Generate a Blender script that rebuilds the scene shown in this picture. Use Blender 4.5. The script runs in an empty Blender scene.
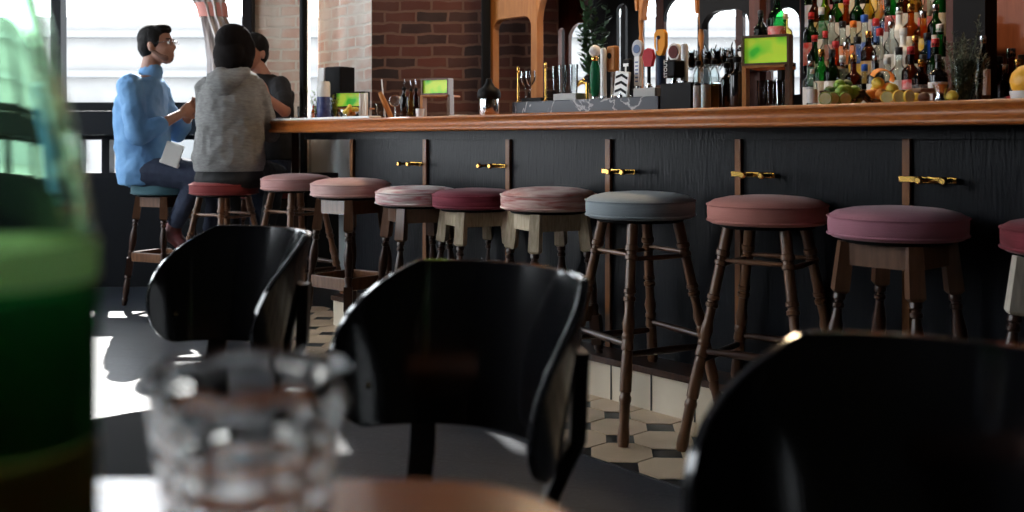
import bpy, bmesh, math, random
from mathutils import Vector, Matrix
random.seed(7)
PI = math.pi
COL = bpy.context.scene.collection
H = 0.94                      # eye height
# ---------------------------------------------------------------- frames
P0 = Vector((1.254, 2.45)); U = Vector((-.653, .757)); N = Vector((.757, .653))
BAR_A = math.atan2(U.y, U.x)  # angle of the bar run
def ST(s, t, z=0.0):
    p = P0 + U*s + N*t
    return Vector((p.x, p.y, z))
def on_t(px, t):              # point of the line at offset t behind the bar edge, seen in column px
    a = (px-512)/1000
    y = (t + P0.x*N.x + P0.y*N.y)/(N.x*a + N.y)
    return Vector((a*y, y, 0))
def W(px, py, Y):
    return Vector(((px-512)/1000*Y, Y, H+(140-py)/1000*Y))
# ---------------------------------------------------------------- materials
MATS = {}
def mat(name, col, rough=.5, metal=0, spec=.5, noise=0, nscale=20, ncol=None, bump=0, bscale=60, stretch=None,
        emit=None, estr=0, coat=0, sheen=0, trans=0):
    if name in MATS: return MATS[name]
    m = bpy.data.materials.new(name); m.use_nodes = True
    nt = m.node_tree; b = nt.nodes['Principled BSDF']
    b.inputs['Base Color'].default_value = (*col, 1)
    b.inputs['Roughness'].default_value = rough
    b.inputs['Metallic'].default_value = metal
    b.inputs['Specular IOR Level'].default_value = spec
    b.inputs['Coat Weight'].default_value = coat
    b.inputs['Coat Roughness'].default_value = .08
    b.inputs['Sheen Weight'].default_value = sheen
    b.inputs['Transmission Weight'].default_value = trans
    if emit:
        b.inputs['Emission Color'].default_value = (*emit, 1); b.inputs['Emission Strength'].default_value = estr
    if noise or bump:
        tc = nt.nodes.new('ShaderNodeTexCoord'); mp = nt.nodes.new('ShaderNodeMapping')
        if stretch: mp.inputs['Scale'].default_value = stretch
        nt.links.new(tc.outputs['Object'], mp.inputs['Vector'])
    if noise:
        n = nt.nodes.new('ShaderNodeTexNoise'); n.inputs['Scale'].default_value = nscale; n.inputs['Detail'].default_value = 6
        n.inputs['Distortion'].default_value = .4
        nt.links.new(mp.outputs['Vector'], n.inputs['Vector'])
        cr = nt.nodes.new('ShaderNodeValToRGB')
        cr.color_ramp.elements[0].position = .5-noise/2; cr.color_ramp.elements[1].position = .5+noise/2
        cr.color_ramp.elements[0].color = (*col, 1)
        c2 = ncol or tuple(min(1, c*1.8) for c in col)
        cr.color_ramp.elements[1].color = (*c2, 1)
        nt.links.new(n.outputs['Fac'], cr.inputs['Fac']); nt.links.new(cr.outputs['Color'], b.inputs['Base Color'])
    if bump:
        n2 = nt.nodes.new('ShaderNodeTexNoise'); n2.inputs['Scale'].default_value = bscale; n2.inputs['Detail'].default_value = 5
        nt.links.new(mp.outputs['Vector'], n2.inputs['Vector'])
        bp = nt.nodes.new('ShaderNodeBump'); bp.inputs['Strength'].default_value = bump; bp.inputs['Distance'].default_value = .004
        nt.links.new(n2.outputs['Fac'], bp.inputs['Height']); nt.links.new(bp.outputs['Normal'], b.inputs['Normal'])
    MATS[name] = m
    return m
def thin(name, col, gloss=.12, rough=.03, fres=True):
    """thin-walled glass: tinted transparency under a Fresnel reflection"""
    if name in MATS: return MATS[name]
    m = bpy.data.materials.new(name); m.use_nodes = True
    nt = m.node_tree; nt.nodes.clear()
    o = nt.nodes.new('ShaderNodeOutputMaterial'); t = nt.nodes.new('ShaderNodeBsdfTransparent'); g = nt.nodes.new('ShaderNodeBsdfGlossy')
    mx = nt.nodes.new('ShaderNodeMixShader'); lw = nt.nodes.new('ShaderNodeLayerWeight'); lw.inputs['Blend'].default_value = gloss*1.1
    t.inputs['Color'].default_value = (*col, 1); g.inputs['Roughness'].default_value = rough
    g.inputs['Color'].default_value = (.9, .9, .9, 1)
    nt.links.new(lw.outputs['Fresnel'], mx.inputs['Fac']); nt.links.new(t.outputs[0], mx.inputs[1]); nt.links.new(g.outputs[0], mx.inputs[2])
    nt.links.new(mx.outputs[0], o.inputs['Surface'])
    MATS[name] = m
    return m
def backlit(name, col, f=.6):
    m = bpy.data.materials.new(name); m.use_nodes = True
    nt = m.node_tree; nt.nodes.clear()
    o = nt.nodes.new('ShaderNodeOutputMaterial'); a = nt.nodes.new('ShaderNodeBsdfDiffuse'); t = nt.nodes.new('ShaderNodeBsdfTranslucent'); mx = nt.nodes.new('ShaderNodeMixShader')
    a.inputs['Color'].default_value = (*col, 1); t.inputs['Color'].default_value = (*col, 1); mx.inputs['Fac'].default_value = f
    nt.links.new(a.outputs[0], mx.inputs[1]); nt.links.new(t.outputs[0], mx.inputs[2]); nt.links.new(mx.outputs[0], o.inputs['Surface'])
    return m
def glass(name, col, rough=.0, ior=1.45):
    if name in MATS: return MATS[name]
    m = bpy.data.materials.new(name); m.use_nodes = True
    nt = m.node_tree; nt.nodes.clear()
    o = nt.nodes.new('ShaderNodeOutputMaterial'); g = nt.nodes.new('ShaderNodeBsdfGlass')
    g.inputs['Color'].default_value = (*col, 1); g.inputs['Roughness'].default_value = rough; g.inputs['IOR'].default_value = ior
    nt.links.new(g.outputs[0], o.inputs['Surface'])
    MATS[name] = m
    return m
def brick_mat(name, c1, c2, mortar, wash=0.0):
    m = bpy.data.materials.new(name); m.use_nodes = True
    nt = m.node_tree; b = nt.nodes['Principled BSDF']; b.inputs['Roughness'].default_value = .85
    tc = nt.nodes.new('ShaderNodeTexCoord'); sp = nt.nodes.new('ShaderNodeSeparateXYZ'); cb = nt.nodes.new('ShaderNodeCombineXYZ')
    nt.links.new(tc.outputs['Object'], sp.inputs[0]); nt.links.new(sp.outputs['X'], cb.inputs['X']); nt.links.new(sp.outputs['Z'], cb.inputs['Y'])
    nz = nt.nodes.new('ShaderNodeTexNoise'); nz.inputs['Scale'].default_value = 9; nt.links.new(tc.outputs['Object'], nz.inputs['Vector'])
    dm = nt.nodes.new('ShaderNodeVectorMath'); dm.operation = 'MULTIPLY_ADD'; dm.inputs[1].default_value = (.03, .03, 0)
    nt.links.new(nz.outputs['Color'], dm.inputs[0]); nt.links.new(cb.outputs[0], dm.inputs[2])
    br = nt.nodes.new('ShaderNodeTexBrick'); br.inputs['Scale'].default_value = 1
    br.inputs['Brick Width'].default_value = .195; br.inputs['Row Height'].default_value = .070; br.inputs['Mortar Size'].default_value = .009
    br.inputs['Mortar Smooth'].default_value = .3; br.inputs['Bias'].default_value = 0
    br.inputs['Color1'].default_value = (*c1, 1); br.inputs['Color2'].default_value = (*c2, 1); br.inputs['Mortar'].default_value = (*mortar, 1)
    nt.links.new(dm.outputs[0], br.inputs['Vector'])
    n2 = nt.nodes.new('ShaderNodeTexNoise'); n2.inputs['Scale'].default_value = 5; n2.inputs['Detail'].default_value = 8
    nt.links.new(tc.outputs['Object'], n2.inputs['Vector'])
    cr = nt.nodes.new('ShaderNodeValToRGB'); cr.color_ramp.elements[0].position = .42; cr.color_ramp.elements[1].position = .62
    cr.color_ramp.elements[0].color = (0, 0, 0, 1); v = wash; cr.color_ramp.elements[1].color = (v, v, v, 1)
    nt.links.new(n2.outputs['Fac'], cr.inputs['Fac'])
    mx = nt.nodes.new('ShaderNodeMixRGB'); mx.inputs['Color2'].default_value = (*mortar, 1)
    nt.links.new(cr.outputs['Color'], mx.inputs['Fac']); nt.links.new(br.outputs['Color'], mx.inputs['Color1'])
    nt.links.new(mx.outputs[0], b.inputs['Base Color'])
    bp = nt.nodes.new('ShaderNodeBump'); bp.inputs['Strength'].default_value = .7; bp.inputs['Distance'].default_value = .008; bp.invert = True
    nt.links.new(br.outputs['Fac'], bp.inputs['Height']); nt.links.new(bp.outputs['Normal'], b.inputs['Normal'])
    return m
def velvet(name, c1, c2, amt=.5, band=6):
    """cushion cloth: nap colours running in soft horizontal streaks"""
    return mat(name, c1, rough=.75, noise=amt, nscale=band, ncol=c2, stretch=(1, 1, 9), sheen=.15, bump=.25, bscale=40, spec=.2)
def wood(name, c1, c2, rough=.35, st=(1, 12, 12), coat=.1, sc=4, spec=.3):
    return mat(name, c1, rough=rough, spec=spec, noise=.5, nscale=sc, ncol=c2, stretch=st, bump=.15, bscale=14, coat=coat)
BLK = mat('black_paint', (.006, .006, .007), .55, spec=.12)
IRON = mat('dark_frame_paint', (.006, .007, .009), .55, spec=.12)
OAK = wood('bar_oak', (.26, .066, .011), (.50, .155, .030), .34, (8, 8, 60), .12)
HONEY = wood('honey_oak', (.34, .125, .028), (.48, .20, .050), .5, (14, 14, 1.5), 0)
MAHOG = wood('mahogany', (.055, .014, .007), (.11, .028, .013), .5, (12, 12, 1.5), 0)
LEGW = wood('leg_walnut', (.085, .036, .017), (.18, .085, .042), .30, (14, 14, 2), .2)
LEGD = wood('leg_dark', (.028, .012, .007), (.055, .022, .012), .3, (14, 14, 2), .2)
LEGP = wood('leg_worn_pale', (.36, .28, .18), (.62, .52, .38), .6, (20, 20, 3), 0, 6)
BRASS = mat('brass', (.75, .46, .12), .25, 1)
STEEL = mat('steel', (.62, .63, .65), .22, 1)
WHITE = mat('white_ceramic', (.78, .78, .76), .25)
PAPER = mat('paper_white', (.75, .74, .70), .7)
# ---------------------------------------------------------------- object helpers
def tag(o, label=None, cat=None, group=None, kind=None):
    if label: o['label'] = label
    if cat: o['category'] = cat
    if group: o['group'] = group
    if kind: o['kind'] = kind
    return o
def empty(name, loc=(0, 0, 0), rz=0, label=None, cat=None, group=None):
    o = bpy.data.objects.new(name, None); COL.objects.link(o); o.location = loc; o.rotation_euler = (0, 0, rz)
    o.empty_display_size = .05
    return tag(o, label, cat, group)
def obj(name, bm, m, parent=None, loc=None, rot=None, smooth=True, ang=40, sub=0, bevel=0):
    me = bpy.data.meshes.new(name)
    bmesh.ops.recalc_face_normals(bm, faces=bm.faces[:])
    if smooth:
        for f in bm.faces: f.smooth = True
        for e in bm.edges:
            if len(e.link_faces) == 2 and e.calc_face_angle(0) > math.radians(ang): e.smooth = False
    bm.to_mesh(me); bm.free()
    for mm in (m if isinstance(m, (list, tuple)) else [m]): me.materials.append(mm)
    o = bpy.data.objects.new(name, me); COL.objects.link(o)
    if parent: o.parent = parent
    if loc is not None: o.location = loc
    if rot is not None: o.rotation_euler = rot
    if bevel:
        bv = o.modifiers.new('bev', 'BEVEL'); bv.width = bevel; bv.segments = 2; bv.limit_method = 'ANGLE'
    if sub:
        s = o.modifiers.new('sub', 'SUBSURF'); s.levels = sub; s.render_levels = sub
    return o
def NB(): return bmesh.new()
def box(bm, c, s, rz=0, M=None, mi=0):
    vs = []
    R = Matrix.Rotation(rz, 3, 'Z')
    for x in (-.5, .5):
        for y in (-.5, .5):
            for z in (-.5, .5):
                p = R @ Vector((x*s[0], y*s[1], z*s[2])) + Vector(c)
                if M: p = M @ p
                vs.append(bm.verts.new(p))
    for q in ((0, 1, 3, 2), (4, 6, 7, 5), (0, 4, 5, 1), (2, 3, 7, 6), (0, 2, 6, 4), (1, 5, 7, 3)):
        f = bm.faces.new([vs[i] for i in q]); f.material_index = mi
    return vs
def lathe(bm, prof, n=20, M=None, cap=True, mi=0, flute=0, fn=0):
    rings = []
    for (r, z) in prof:
        ring = []
        for i in range(n):
            a = 2*PI*i/n
            rr = r*(1 + (flute*math.cos(a*fn) if fn else 0))
            p = Vector((rr*math.cos(a), rr*math.sin(a), z))
            if M: p = M @ p
            ring.append(bm.verts.new(p))
        rings.append(ring)
    for a, b in zip(rings, rings[1:]):
        for i in range(n):
            f = bm.faces.new((a[i], a[(i+1) % n], b[(i+1) % n], b[i])); f.material_index = mi
    if cap:
        f = bm.faces.new(rings[0][::-1]); f.material_index = mi
        f = bm.faces.new(rings[-1]); f.material_index = mi
    return rings
def axisM(p0, p1):
    p0 = Vector(p0); d = Vector(p1)-p0
    q = Vector((0, 0, 1)).rotation_difference(d.normalized())
    return Matrix.Translation(p0) @ q.to_matrix().to_4x4(), d.length
def lathe_to(bm, p0, p1, prof, n=12, cap=True, **k):
    """prof in (fraction, radius)"""
    M, L = axisM(p0, p1)
    return lathe(bm, [(r, f*L) for f, r in prof], n, M, cap, **k)
def tube(bm, pts, r, n=8, cap=True, closed=False):
    pts = [Vector(p) for p in pts]; rings = []
    m = len(pts)
    ref = Vector((0, 0, 1))
    for i, p in enumerate(pts):
        if closed: d = pts[(i+1) % m]-pts[i-1]
        else: d = pts[min(i+1, m-1)]-pts[max(i-1, 0)]
        d.normalize()
        s = d.cross(ref)
        if s.length < .05: s = d.cross(Vector((1, 0, 0)))
        s.normalize(); t = s.cross(d)
        rr = r[i] if isinstance(r, (list, tuple)) else r
        rings.append([bm.verts.new(p+(s*math.cos(2*PI*k/n)+t*math.sin(2*PI*k/n))*rr) for k in range(n)])
    prs = list(zip(rings, rings[1:])) + ([(rings[-1], rings[0])] if closed else [])
    for a, b in prs:
        for k in range(n): bm.faces.new((a[k], a[(k+1) % n], b[(k+1) % n], b[k]))
    if cap and not closed:
        bm.faces.new(rings[0][::-1]); bm.faces.new(rings[-1])
def prism(bm, pts2, z0, z1, M=None, mi=0):
    lo = [Vector((x, y, z0)) for x, y in pts2]; hi = [Vector((x, y, z1)) for x, y in pts2]
    if M: lo = [M @ p for p in lo]; hi = [M @ p for p in hi]
    a = [bm.verts.new(p) for p in lo]; b = [bm.verts.new(p) for p in hi]; n = len(a)
    for f in ([bm.faces.new(a[::-1]), bm.faces.new(b)] + [bm.faces.new((a[i], a[(i+1) % n], b[(i+1) % n], b[i])) for i in range(n)]): f.material_index = mi
def sweep(bm, prof, path, mi=0):
    """prof: (d, z) with d outwards; path: list of (point2, outward normal2)"""
    rings = []
    for p, nn in path:
        rings.append([bm.verts.new((p[0]+nn[0]*d, p[1]+nn[1]*d, z)) for d, z in prof])
    k = len(prof)
    for a, b in zip(rings, rings[1:]):
        for i in range(k): bm.faces.new((a[i], a[(i+1) % k], b[(i+1) % k], b[i])).material_index = mi
    bm.faces.new(rings[0]); bm.faces.new(rings[-1][::-1])
def ball(bm, c, r, M=None, u=14, v=9):
    r = r if isinstance(r, (tuple, list)) else (r, r, r)
    MM = Matrix.Translation(Vector(c)) @ (M or Matrix.Identity(4)) @ Matrix.Diagonal((r[0], r[1], r[2], 1))
    bmesh.ops.create_uvsphere(bm, u_segments=u, v_segments=v, radius=1, matrix=MM)
def rbox(bm, c, s, r, rz=0, n=4):
    """box with rounded vertical corners"""
    pts = []
    for qx, qy, a0 in ((1, 1, 0), (-1, 1, PI/2), (-1, -1, PI), (1, -1, 1.5*PI)):
        for k in range(n+1):
            a = a0+k*PI/2/n
            pts.append((qx*(s[0]/2-r)+r*math.cos(a), qy*(s[1]/2-r)+r*math.sin(a)))
    M = Matrix.Translation(Vector(c)) @ Matrix.Rotation(rz, 4, 'Z')
    prism(bm, pts, -s[2]/2, s[2]/2, M)
def struct(name, bm, m, **k):
    o = obj(name, bm, m, **k); o['kind'] = 'structure'; return o
def copy_tree(o, parent=None):
    c = o.copy(); COL.objects.link(c); c.parent = parent
    for ch in list(o.children): copy_tree(ch, c)
    return c
# ================================================================ SETTING
FY = 6.4                       # far window wall
CEIL = 3.7
# floor
bm = NB(); box(bm, (0, 2.2, -.05), (9.4, 11.0, .1))
fm = bpy.data.materials.new('painted_boards'); fm.use_nodes = True
nt = fm.node_tree; b = nt.nodes['Principled BSDF']
tc = nt.nodes.new('ShaderNodeTexCoord'); mp = nt.nodes.new('ShaderNodeMapping'); mp.inputs['Rotation'].default_value = (0, 0, .25)
nt.links.new(tc.outputs['Object'], mp.inputs['Vector'])
br = nt.nodes.new('ShaderNodeTexBrick'); br.inputs['Scale'].default_value = 1; br.inputs['Brick Width'].default_value = 2.2; br.inputs['Row Height'].default_value = .14
br.inputs['Mortar Size'].default_value = .003; br.inputs['Color1'].default_value = (.018, .023, .032, 1); br.inputs['Color2'].default_value = (.026, .031, .041, 1); br.inputs['Mortar'].default_value = (.008, .008, .01, 1)
nt.links.new(mp.outputs[0], br.inputs['Vector'])
wv = nt.nodes.new('ShaderNodeTexNoise'); wv.inputs['Scale'].default_value = 30; wv.inputs['Detail'].default_value = 10; wv.inputs['Distortion'].default_value = 2.5
nt.links.new(mp.outputs[0], wv.inputs['Vector'])
cr = nt.nodes.new('ShaderNodeValToRGB'); cr.color_ramp.elements[0].position = .56; cr.color_ramp.elements[1].position = .74
cr.color_ramp.elements[0].color = (0, 0, 0, 1); cr.color_ramp.elements[1].color = (.35, .35, .35, 1)
nt.links.new(wv.outputs['Fac'], cr.inputs['Fac'])
mx = nt.nodes.new('ShaderNodeMixRGB'); mx.inputs['Color2'].default_value = (.16, .16, .17, 1)
nt.links.new(cr.outputs[0], mx.inputs['Fac']); nt.links.new(br.outputs['Color'], mx.inputs['Color1']); nt.links.new(mx.outputs[0], b.inputs['Base Color'])
b.inputs['Roughness'].default_value = .34
bp = nt.nodes.new('ShaderNodeBump'); bp.inputs['Strength'].default_value = .25; bp.inputs['Distance'].default_value = .003
nt.links.new(wv.outputs['Fac'], bp.inputs['Height']); nt.links.new(bp.outputs[0], b.inputs['Normal'])
struct('floor', bm, fm)
# tile strip along the bar: cream octagons and black dots
TILE = mat('cream_tile', (.56, .40, .25), .35, noise=.6, nscale=5, ncol=(.72, .56, .39), spec=.4)
TBLK = mat('black_tile', (.012, .012, .013), .4)
bm = NB()
T0, T1 = -.443, .30
def stbox(bm, s0, s1, t0, t1, z0, z1, mi=0):
    c = [ST(s, t) for s, t in ((s0, t0), (s1, t0), (s1, t1), (s0, t1))]
    prism(bm, [(p.x, p.y) for p in c], z0, z1, mi=mi)
stbox(bm, -1.6, 4.45, T0, T1, -.002, .004, 1)
w = .19; g = .0035; cut = .055
for i in range(int(6.0/w)):
    for j in range(4):
        s = -1.55+w*(i+.5); t = T0+w*(j+.5)
        if t+w/2 > T1+.02: continue
        hw = w/2-g
        o8 = [(-hw+cut, -hw), (hw-cut, -hw), (hw, -hw+cut), (hw, hw-cut), (hw-cut, hw), (-hw+cut, hw), (-hw, hw-cut), (-hw, -hw+cut)]
        c = [ST(s+x, t+y) for x, y in o8]
        prism(bm, [(p.x, p.y) for p in c][::-1], .004, .0065, mi=0)
struct('floor_tiles', bm, [TILE, TBLK], smooth=False)
# ceiling
PLASTER = mat('dark_ceiling', (.03, .028, .027), .8, noise=.4, nscale=3)
bm = NB(); box(bm, (0, 2.2, CEIL+.05), (9.4, 11.0, .1)); struct('ceiling', bm, PLASTER)
# far window wall pieces (each a real frame)
DADO = mat('dark_dado_boards', (.006, .007, .009), .7, spec=.12, bump=.2, bscale=20, stretch=(6, 6, .4))
PANE = thin('window_pane', (.97, .98, .99), .02, .0)
def wx(px, Y=FY): return (px-512)/1000*Y
XL = -3.9
bm = NB()
box(bm, ((XL+wx(352))/2, FY+.08, .35), (wx(352)-XL, .16, .70))
box(bm, ((XL+wx(247))/2, FY+.08, (3.45+CEIL)/2), (wx(247)-XL, .16, CEIL-3.45))
struct('wall_far', bm, DADO)
def wframe(name, x0, x1, z0, z1, y, muls=(), rails=(), th=.05, dep=.09, m=IRON):
    r = empty(name, ((x0+x1)/2, y, z0)); r['kind'] = 'structure'; cx = (x0+x1)/2
    b2 = NB()
    for x in (x0+th/2, x1-th/2): box(b2, (x-cx, 0, (z1-z0)/2), (th, dep, z1-z0))
    for z in (th/2, z1-z0-th/2): box(b2, (0, 0, z), (x1-x0-2*th, dep*.98, th))
    for x, ww in muls: box(b2, (x-cx, 0, (z1-z0)/2), (ww, dep*.96, z1-z0-2*th))
    for z, ww in rails: box(b2, (0, 0, z-z0), (x1-x0-2*th, dep*.9, ww))
    obj('window_frame', b2, m, r, smooth=False)
    b3 = NB(); box(b3, (0, .01, (z1-z0)/2), (x1-x0-th, .006, z1-z0-th)); obj('window_pane', b3, PANE, r, smooth=False)
    return r
# main window above the rail, and low lights below it
wframe('window_1', XL, wx(253), 1.126, 3.45, FY+.05, muls=[(wx(55), .066)], th=.055)
bm = NB(); box(bm, ((XL+wx(253))/2, FY-.06, 1.045), (wx(253)-XL, .30, .150)); 
struct('trim_sill', bm, IRON, bevel=.006)
wframe('window_2', XL, wx(354), .70, .972, FY+.05, muls=[(wx(76), .045), (wx(105), .05), (wx(20), .05), (wx(296), .04), (wx(160), .04), (wx(215), .04)], th=.03)
# left wall with big shop windows
bm = NB()
LX = XL
box(bm, (LX-.08, .3, .35), (.16, 7.2, .7)); box(bm, (LX-.08, 1.8, .975), (.16, 1.8, .55)); box(bm, (LX-.08, 6.25, .35), (.16, 2.9, .7)); box(bm, (LX-.08, 4.35, .06), (.16, .9, .12)); box(bm, (LX-.08, 2.2, (3.3+CEIL)/2), (.16, 11.0, CEIL-3.3))
for y0, y1 in ((-3.3, .9), (2.7, 3.9), (4.8, 5.15), (6.25, 7.7)): box(bm, (LX-.08, (y0+y1)/2, 2.0), (.16, y1-y0, 2.6))
struct('wall_left', bm, PLASTER)
def lwin(n, y0, y1, z0=.7):
    r = empty('window_%d' % n, (LX-.06, (y0+y1)/2, z0)); r['kind'] = 'structure'
    b2 = NB(); L = y1-y0; h_ = 3.3-z0
    for y in (-L/2+.03, L/2-.03): box(b2, (0, y, h_/2), (.08, .06, h_))
    for z in (.03, h_-.03): box(b2, (0, 0, z), (.078, L-.12, .06))
    obj('window_frame', b2, IRON, r, smooth=False)
    b3 = NB(); box(b3, (-.01, 0, h_/2), (.006, L-.08, h_-.06)); obj('window_pane', b3, PANE, r, smooth=False)
lwin(3, .9, 2.7, 1.25); lwin(4, 3.9, 4.8, .12); lwin(5, 5.15, 6.25)  # first window, high-silled and unseen, is added to light the stool cushions
# wall behind the viewer, with one shop window on the left
bm = NB()
box(bm, (.4, -3.22, CEIL/2), (8.8, .16, CEIL))
struct('wall_rear', bm, PLASTER)
# brick walls
BR_L = brick_mat('pale_window_lit_brick', (.74, .50, .40), (.82, .66, .56), (.90, .85, .77), .9)  # pinkish limewashed brick, paled further with window light put into the colour
BR_D = brick_mat('red_brick', (.022, .010, .008), (.115, .028, .015), (.15, .075, .05), .15)
def brickwall(name, p0, p1, z0, z1, th, m, side=1):
    p0 = Vector(p0); p1 = Vector(p1); d = p1-p0; L = d.length
    b2 = NB(); box(b2, (L/2, side*th/2, (z1-z0)/2), (L, th, z1-z0))
    return struct(name, b2, m, loc=(p0.x, p0.y, z0), rot=(0, 0, math.atan2(d.y, d.x)), smooth=False)
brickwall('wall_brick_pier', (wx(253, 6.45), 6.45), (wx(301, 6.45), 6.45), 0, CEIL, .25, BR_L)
pierA = Vector((-1.30, 6.70)); pierB = Vector((-.87, 6.20))
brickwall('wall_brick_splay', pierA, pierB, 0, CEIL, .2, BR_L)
brickwall('wall_brick_back', pierB, (.285, 6.14), 0, CEIL, .22, BR_D)
wframe('window_7', -1.38, -1.27, .97, 3.45, 6.72, th=.012, m=mat('white_frame', (.75, .75, .73), .5))
bm = NB(); box(bm, (-1.34, 6.74, .48), (.2, .1, .96)); struct('wall_niche', bm, mat('window_bright_infill', (.62, .66, .68), .5), smooth=False)  # pale infill added, its colour standing for bright window under the bar
# low wall added beneath the bar end, pale for the window brightness there
bm = NB(); q = ST(0, 0)
d_ = (pierB-pierA); c_ = (pierA+pierB)/2 + Vector((-.757, -.653))*.03
bm = NB(); box(bm, (c_.x, c_.y, .49), (d_.length, .04, .98), math.atan2(d_.y, d_.x)); struct('wall_low_pale', bm, mat('window_bright_paint', (.72, .80, .82), .5), smooth=False)
# black posts
bm = NB(); box(bm, (wx(248, 6.3), 6.3, CEIL/2), (.062, .06, CEIL)); struct('column_window', bm, IRON, bevel=.004)
bm = NB(); lathe(bm, [(.024, 0), (.024, CEIL)], 20, Matrix.Translation((wx(303.5, 6.1), 6.1, 0))); struct('column_pole', bm, IRON)
p = on_t(486, 1.22); bm = NB(); rbox(bm, (p.x, p.y, CEIL/2), (.055, .055, CEIL), .01); struct('column_backbar', bm, BLK)
# wall behind the back bar: windows seen through the arcade, then solid
BT = 1.95
WS = 3.05                    # s where the brick return ends
def s_of(px, t): p = on_t(px, t); return (Vector((p.x, p.y))-P0).dot(U)
s_br = s_of(556, BT); s_end = s_of(806, BT)
def st_wall(name, s0, s1, t0, t1, z0, z1, m):
    b2 = NB(); stbox(b2, s0, s1, t0, t1, z0, z1); return struct(name, b2, m, smooth=False)
bm = NB()
stbox(bm, -2.2, s_br, BT, BT+.15, 0, 1.0); stbox(bm, -2.2, s_br, BT, BT+.15, 2.3, CEIL)
stbox(bm, -2.2, s_end, BT, BT+.15, 1.0, 2.3)
struct('wall_backbar', bm, mat('dark_plaster', (.02, .016, .015), .7), smooth=False)
rw = empty('window_8', ST((s_br+s_end)/2, BT+.06, 1.0), BAR_A); rw['kind'] = 'structure'
L = s_br-s_end; b2 = NB()
for x in (-L/2+.02, L/2-.02, -L*.12, L*.2): box(b2, (x, 0, .65), (.04, .05, 1.3))
for z in (.02, 1.28): box(b2, (0, 0, z), (L, .05, .04))
obj('window_frame', b2, IRON, rw, smooth=False)
b3 = NB(); box(b3, (0, 0, .65), (L-.02, .006, 1.28)); obj('window_pane', b3, PANE, rw, smooth=False)
# right wall and return walls to close the room
bm = NB(); box(bm, (4.0, 1.2, CEIL/2), (.16, 9.0, CEIL)); struct('wall_right', bm, PLASTER, smooth=False)
# street outside: pale building front across the road, pavement
SB = mat('pale_render_facade', (.15, .15, .15), .8, noise=.3, nscale=2, ncol=(.17, .17, .168))
st = empty('street_building', (-2.5, 22, -.4), 0, 'pale rendered street building seen hazily through the big window', 'building')
b2 = NB(); box(b2, (0, 0, 2.0), (40, 1.0, 4.0)); obj('facade', b2, SB, st, smooth=False)
b2 = NB()
for z in (2.0, 2.75, 3.6): box(b2, (0, -.6, z), (26, .22, .14))
obj('cornice', b2, mat('grey_ledge', (.135, .138, .142), .8), st, smooth=False)
DG = mat('grey_shopglass', (.125, .13, .135), .8, spec=.1)
for k in range(9):
    b2 = NB(); box(b2, (-14+k*3.2, -.53, 1.3), (1.9, .08, .9)); obj('window', b2, DG, st, smooth=False)
bm = NB(); box(bm, (0, 15.6, -.45), (44, 18, .1)); box(bm, (-14, 2, -.455), (20, 30, .1)); struct('ground_street', bm, mat('pale_paving', (.6, .6, .6), .8, noise=.3, nscale=4))
# ================================================================ BAR
ZB = 1.043
OUT = (-N.x, -N.y)
bar = empty('bar_counter', ST(1.5, .3, 0), 0, 'long bar counter with glossy oak top and blue-black panelled front', 'bar counter')
def rel(o, root):
    o.location = o.location - root.location; return o
# plan outline of the top
B_ = ST(3.94, 0); B2 = (-1.415, 5.86); 
prof = [(-.10, ZB), (-.006, ZB), (.0, ZB-.002), (.004, ZB-.006), (.004, ZB-.010), (-.002, ZB-.014), (-.010, ZB-.022), (-.012, ZB-.034), (-.004, ZB-.044), (.002, ZB-.050), (.003, ZB-.058), (-.003, ZB-.064), (-.10, ZB-.064)]
def nrm2(v): v = Vector(v); v.normalize(); return v
dB = nrm2((B2[0]-B_.x, B2[1]-B_.y)); nB = Vector((-dB.y, dB.x))
if nB.x > 0: nB = -nB
bis = (Vector(OUT)+nB); bis = bis/(bis.length_squared)*2 if False else bis.normalized()/max(.3, bis.normalized().dot(Vector(OUT)))
path = [((ST(-1.5, 0).x, ST(-1.5, 0).y), OUT), ((B_.x, B_.y), (bis.x, bis.y)), ((B2[0], B2[1]), (nB.x, nB.y))]
bm = NB(); sweep(bm, prof, path)
rel(obj('nosing', bm, OAK, bar, loc=(0, 0, 0), ang=60), bar)
bm = NB()
e0 = ST(-1.5, .012); e3 = ST(-1.5, .62); c1 = Vector((B_.x, B_.y))+Vector((-bis.x, -bis.y))*.012
prism(bm, [(e0.x, e0.y), (c1.x, c1.y), (B2[0]-nB.x*.012, B2[1]-nB.y*.012), (-.98, 5.98), (ST(3.2, .62).x, ST(3.2, .62).y), (e3.x, e3.y)], ZB-.06, ZB-.001)
rel(obj('bar_top', bm, OAK, bar, loc=(0, 0, 0)), bar)
PANEL = mat('bar_front_blueblack', (.0065, .0075, .010), .30, bump=.4, bscale=26, stretch=(5, 5, .5), spec=.15)
PT = .20
s_pan = s_of(351, PT)
bm = NB(); stbox(bm, -1.5, s_pan, PT, PT+.05, 0.0, ZB-.06)
rel(obj('front_panel', bm, PANEL, bar, loc=(0, 0, 0), smooth=False), bar)
bm = NB(); stbox(bm, -1.5, 3.86, PT-.03, PT, ZB-.10, ZB-.062)
rel(obj('top_rail', bm, PANEL, bar, loc=(0, 0, 0), smooth=False), bar)
STW = wood('stile_oak', (.16, .06, .02), (.30, .12, .04), .35, (14, 14, 2))
stiles = [(351, .026), (424, .026), (507, .024), (607, .024), (737, .022), (905, .022)]
for i, (px, wd) in enumerate(stiles):
    s = s_of(px, PT-.012); bm = NB(); stbox(bm, s-wd/2-.003, s+wd/2-.003, PT-.014, PT, .16, ZB-.10)
    rel(obj('stile', bm, STW, bar, loc=(0, 0, 0), smooth=False), bar)
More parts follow.
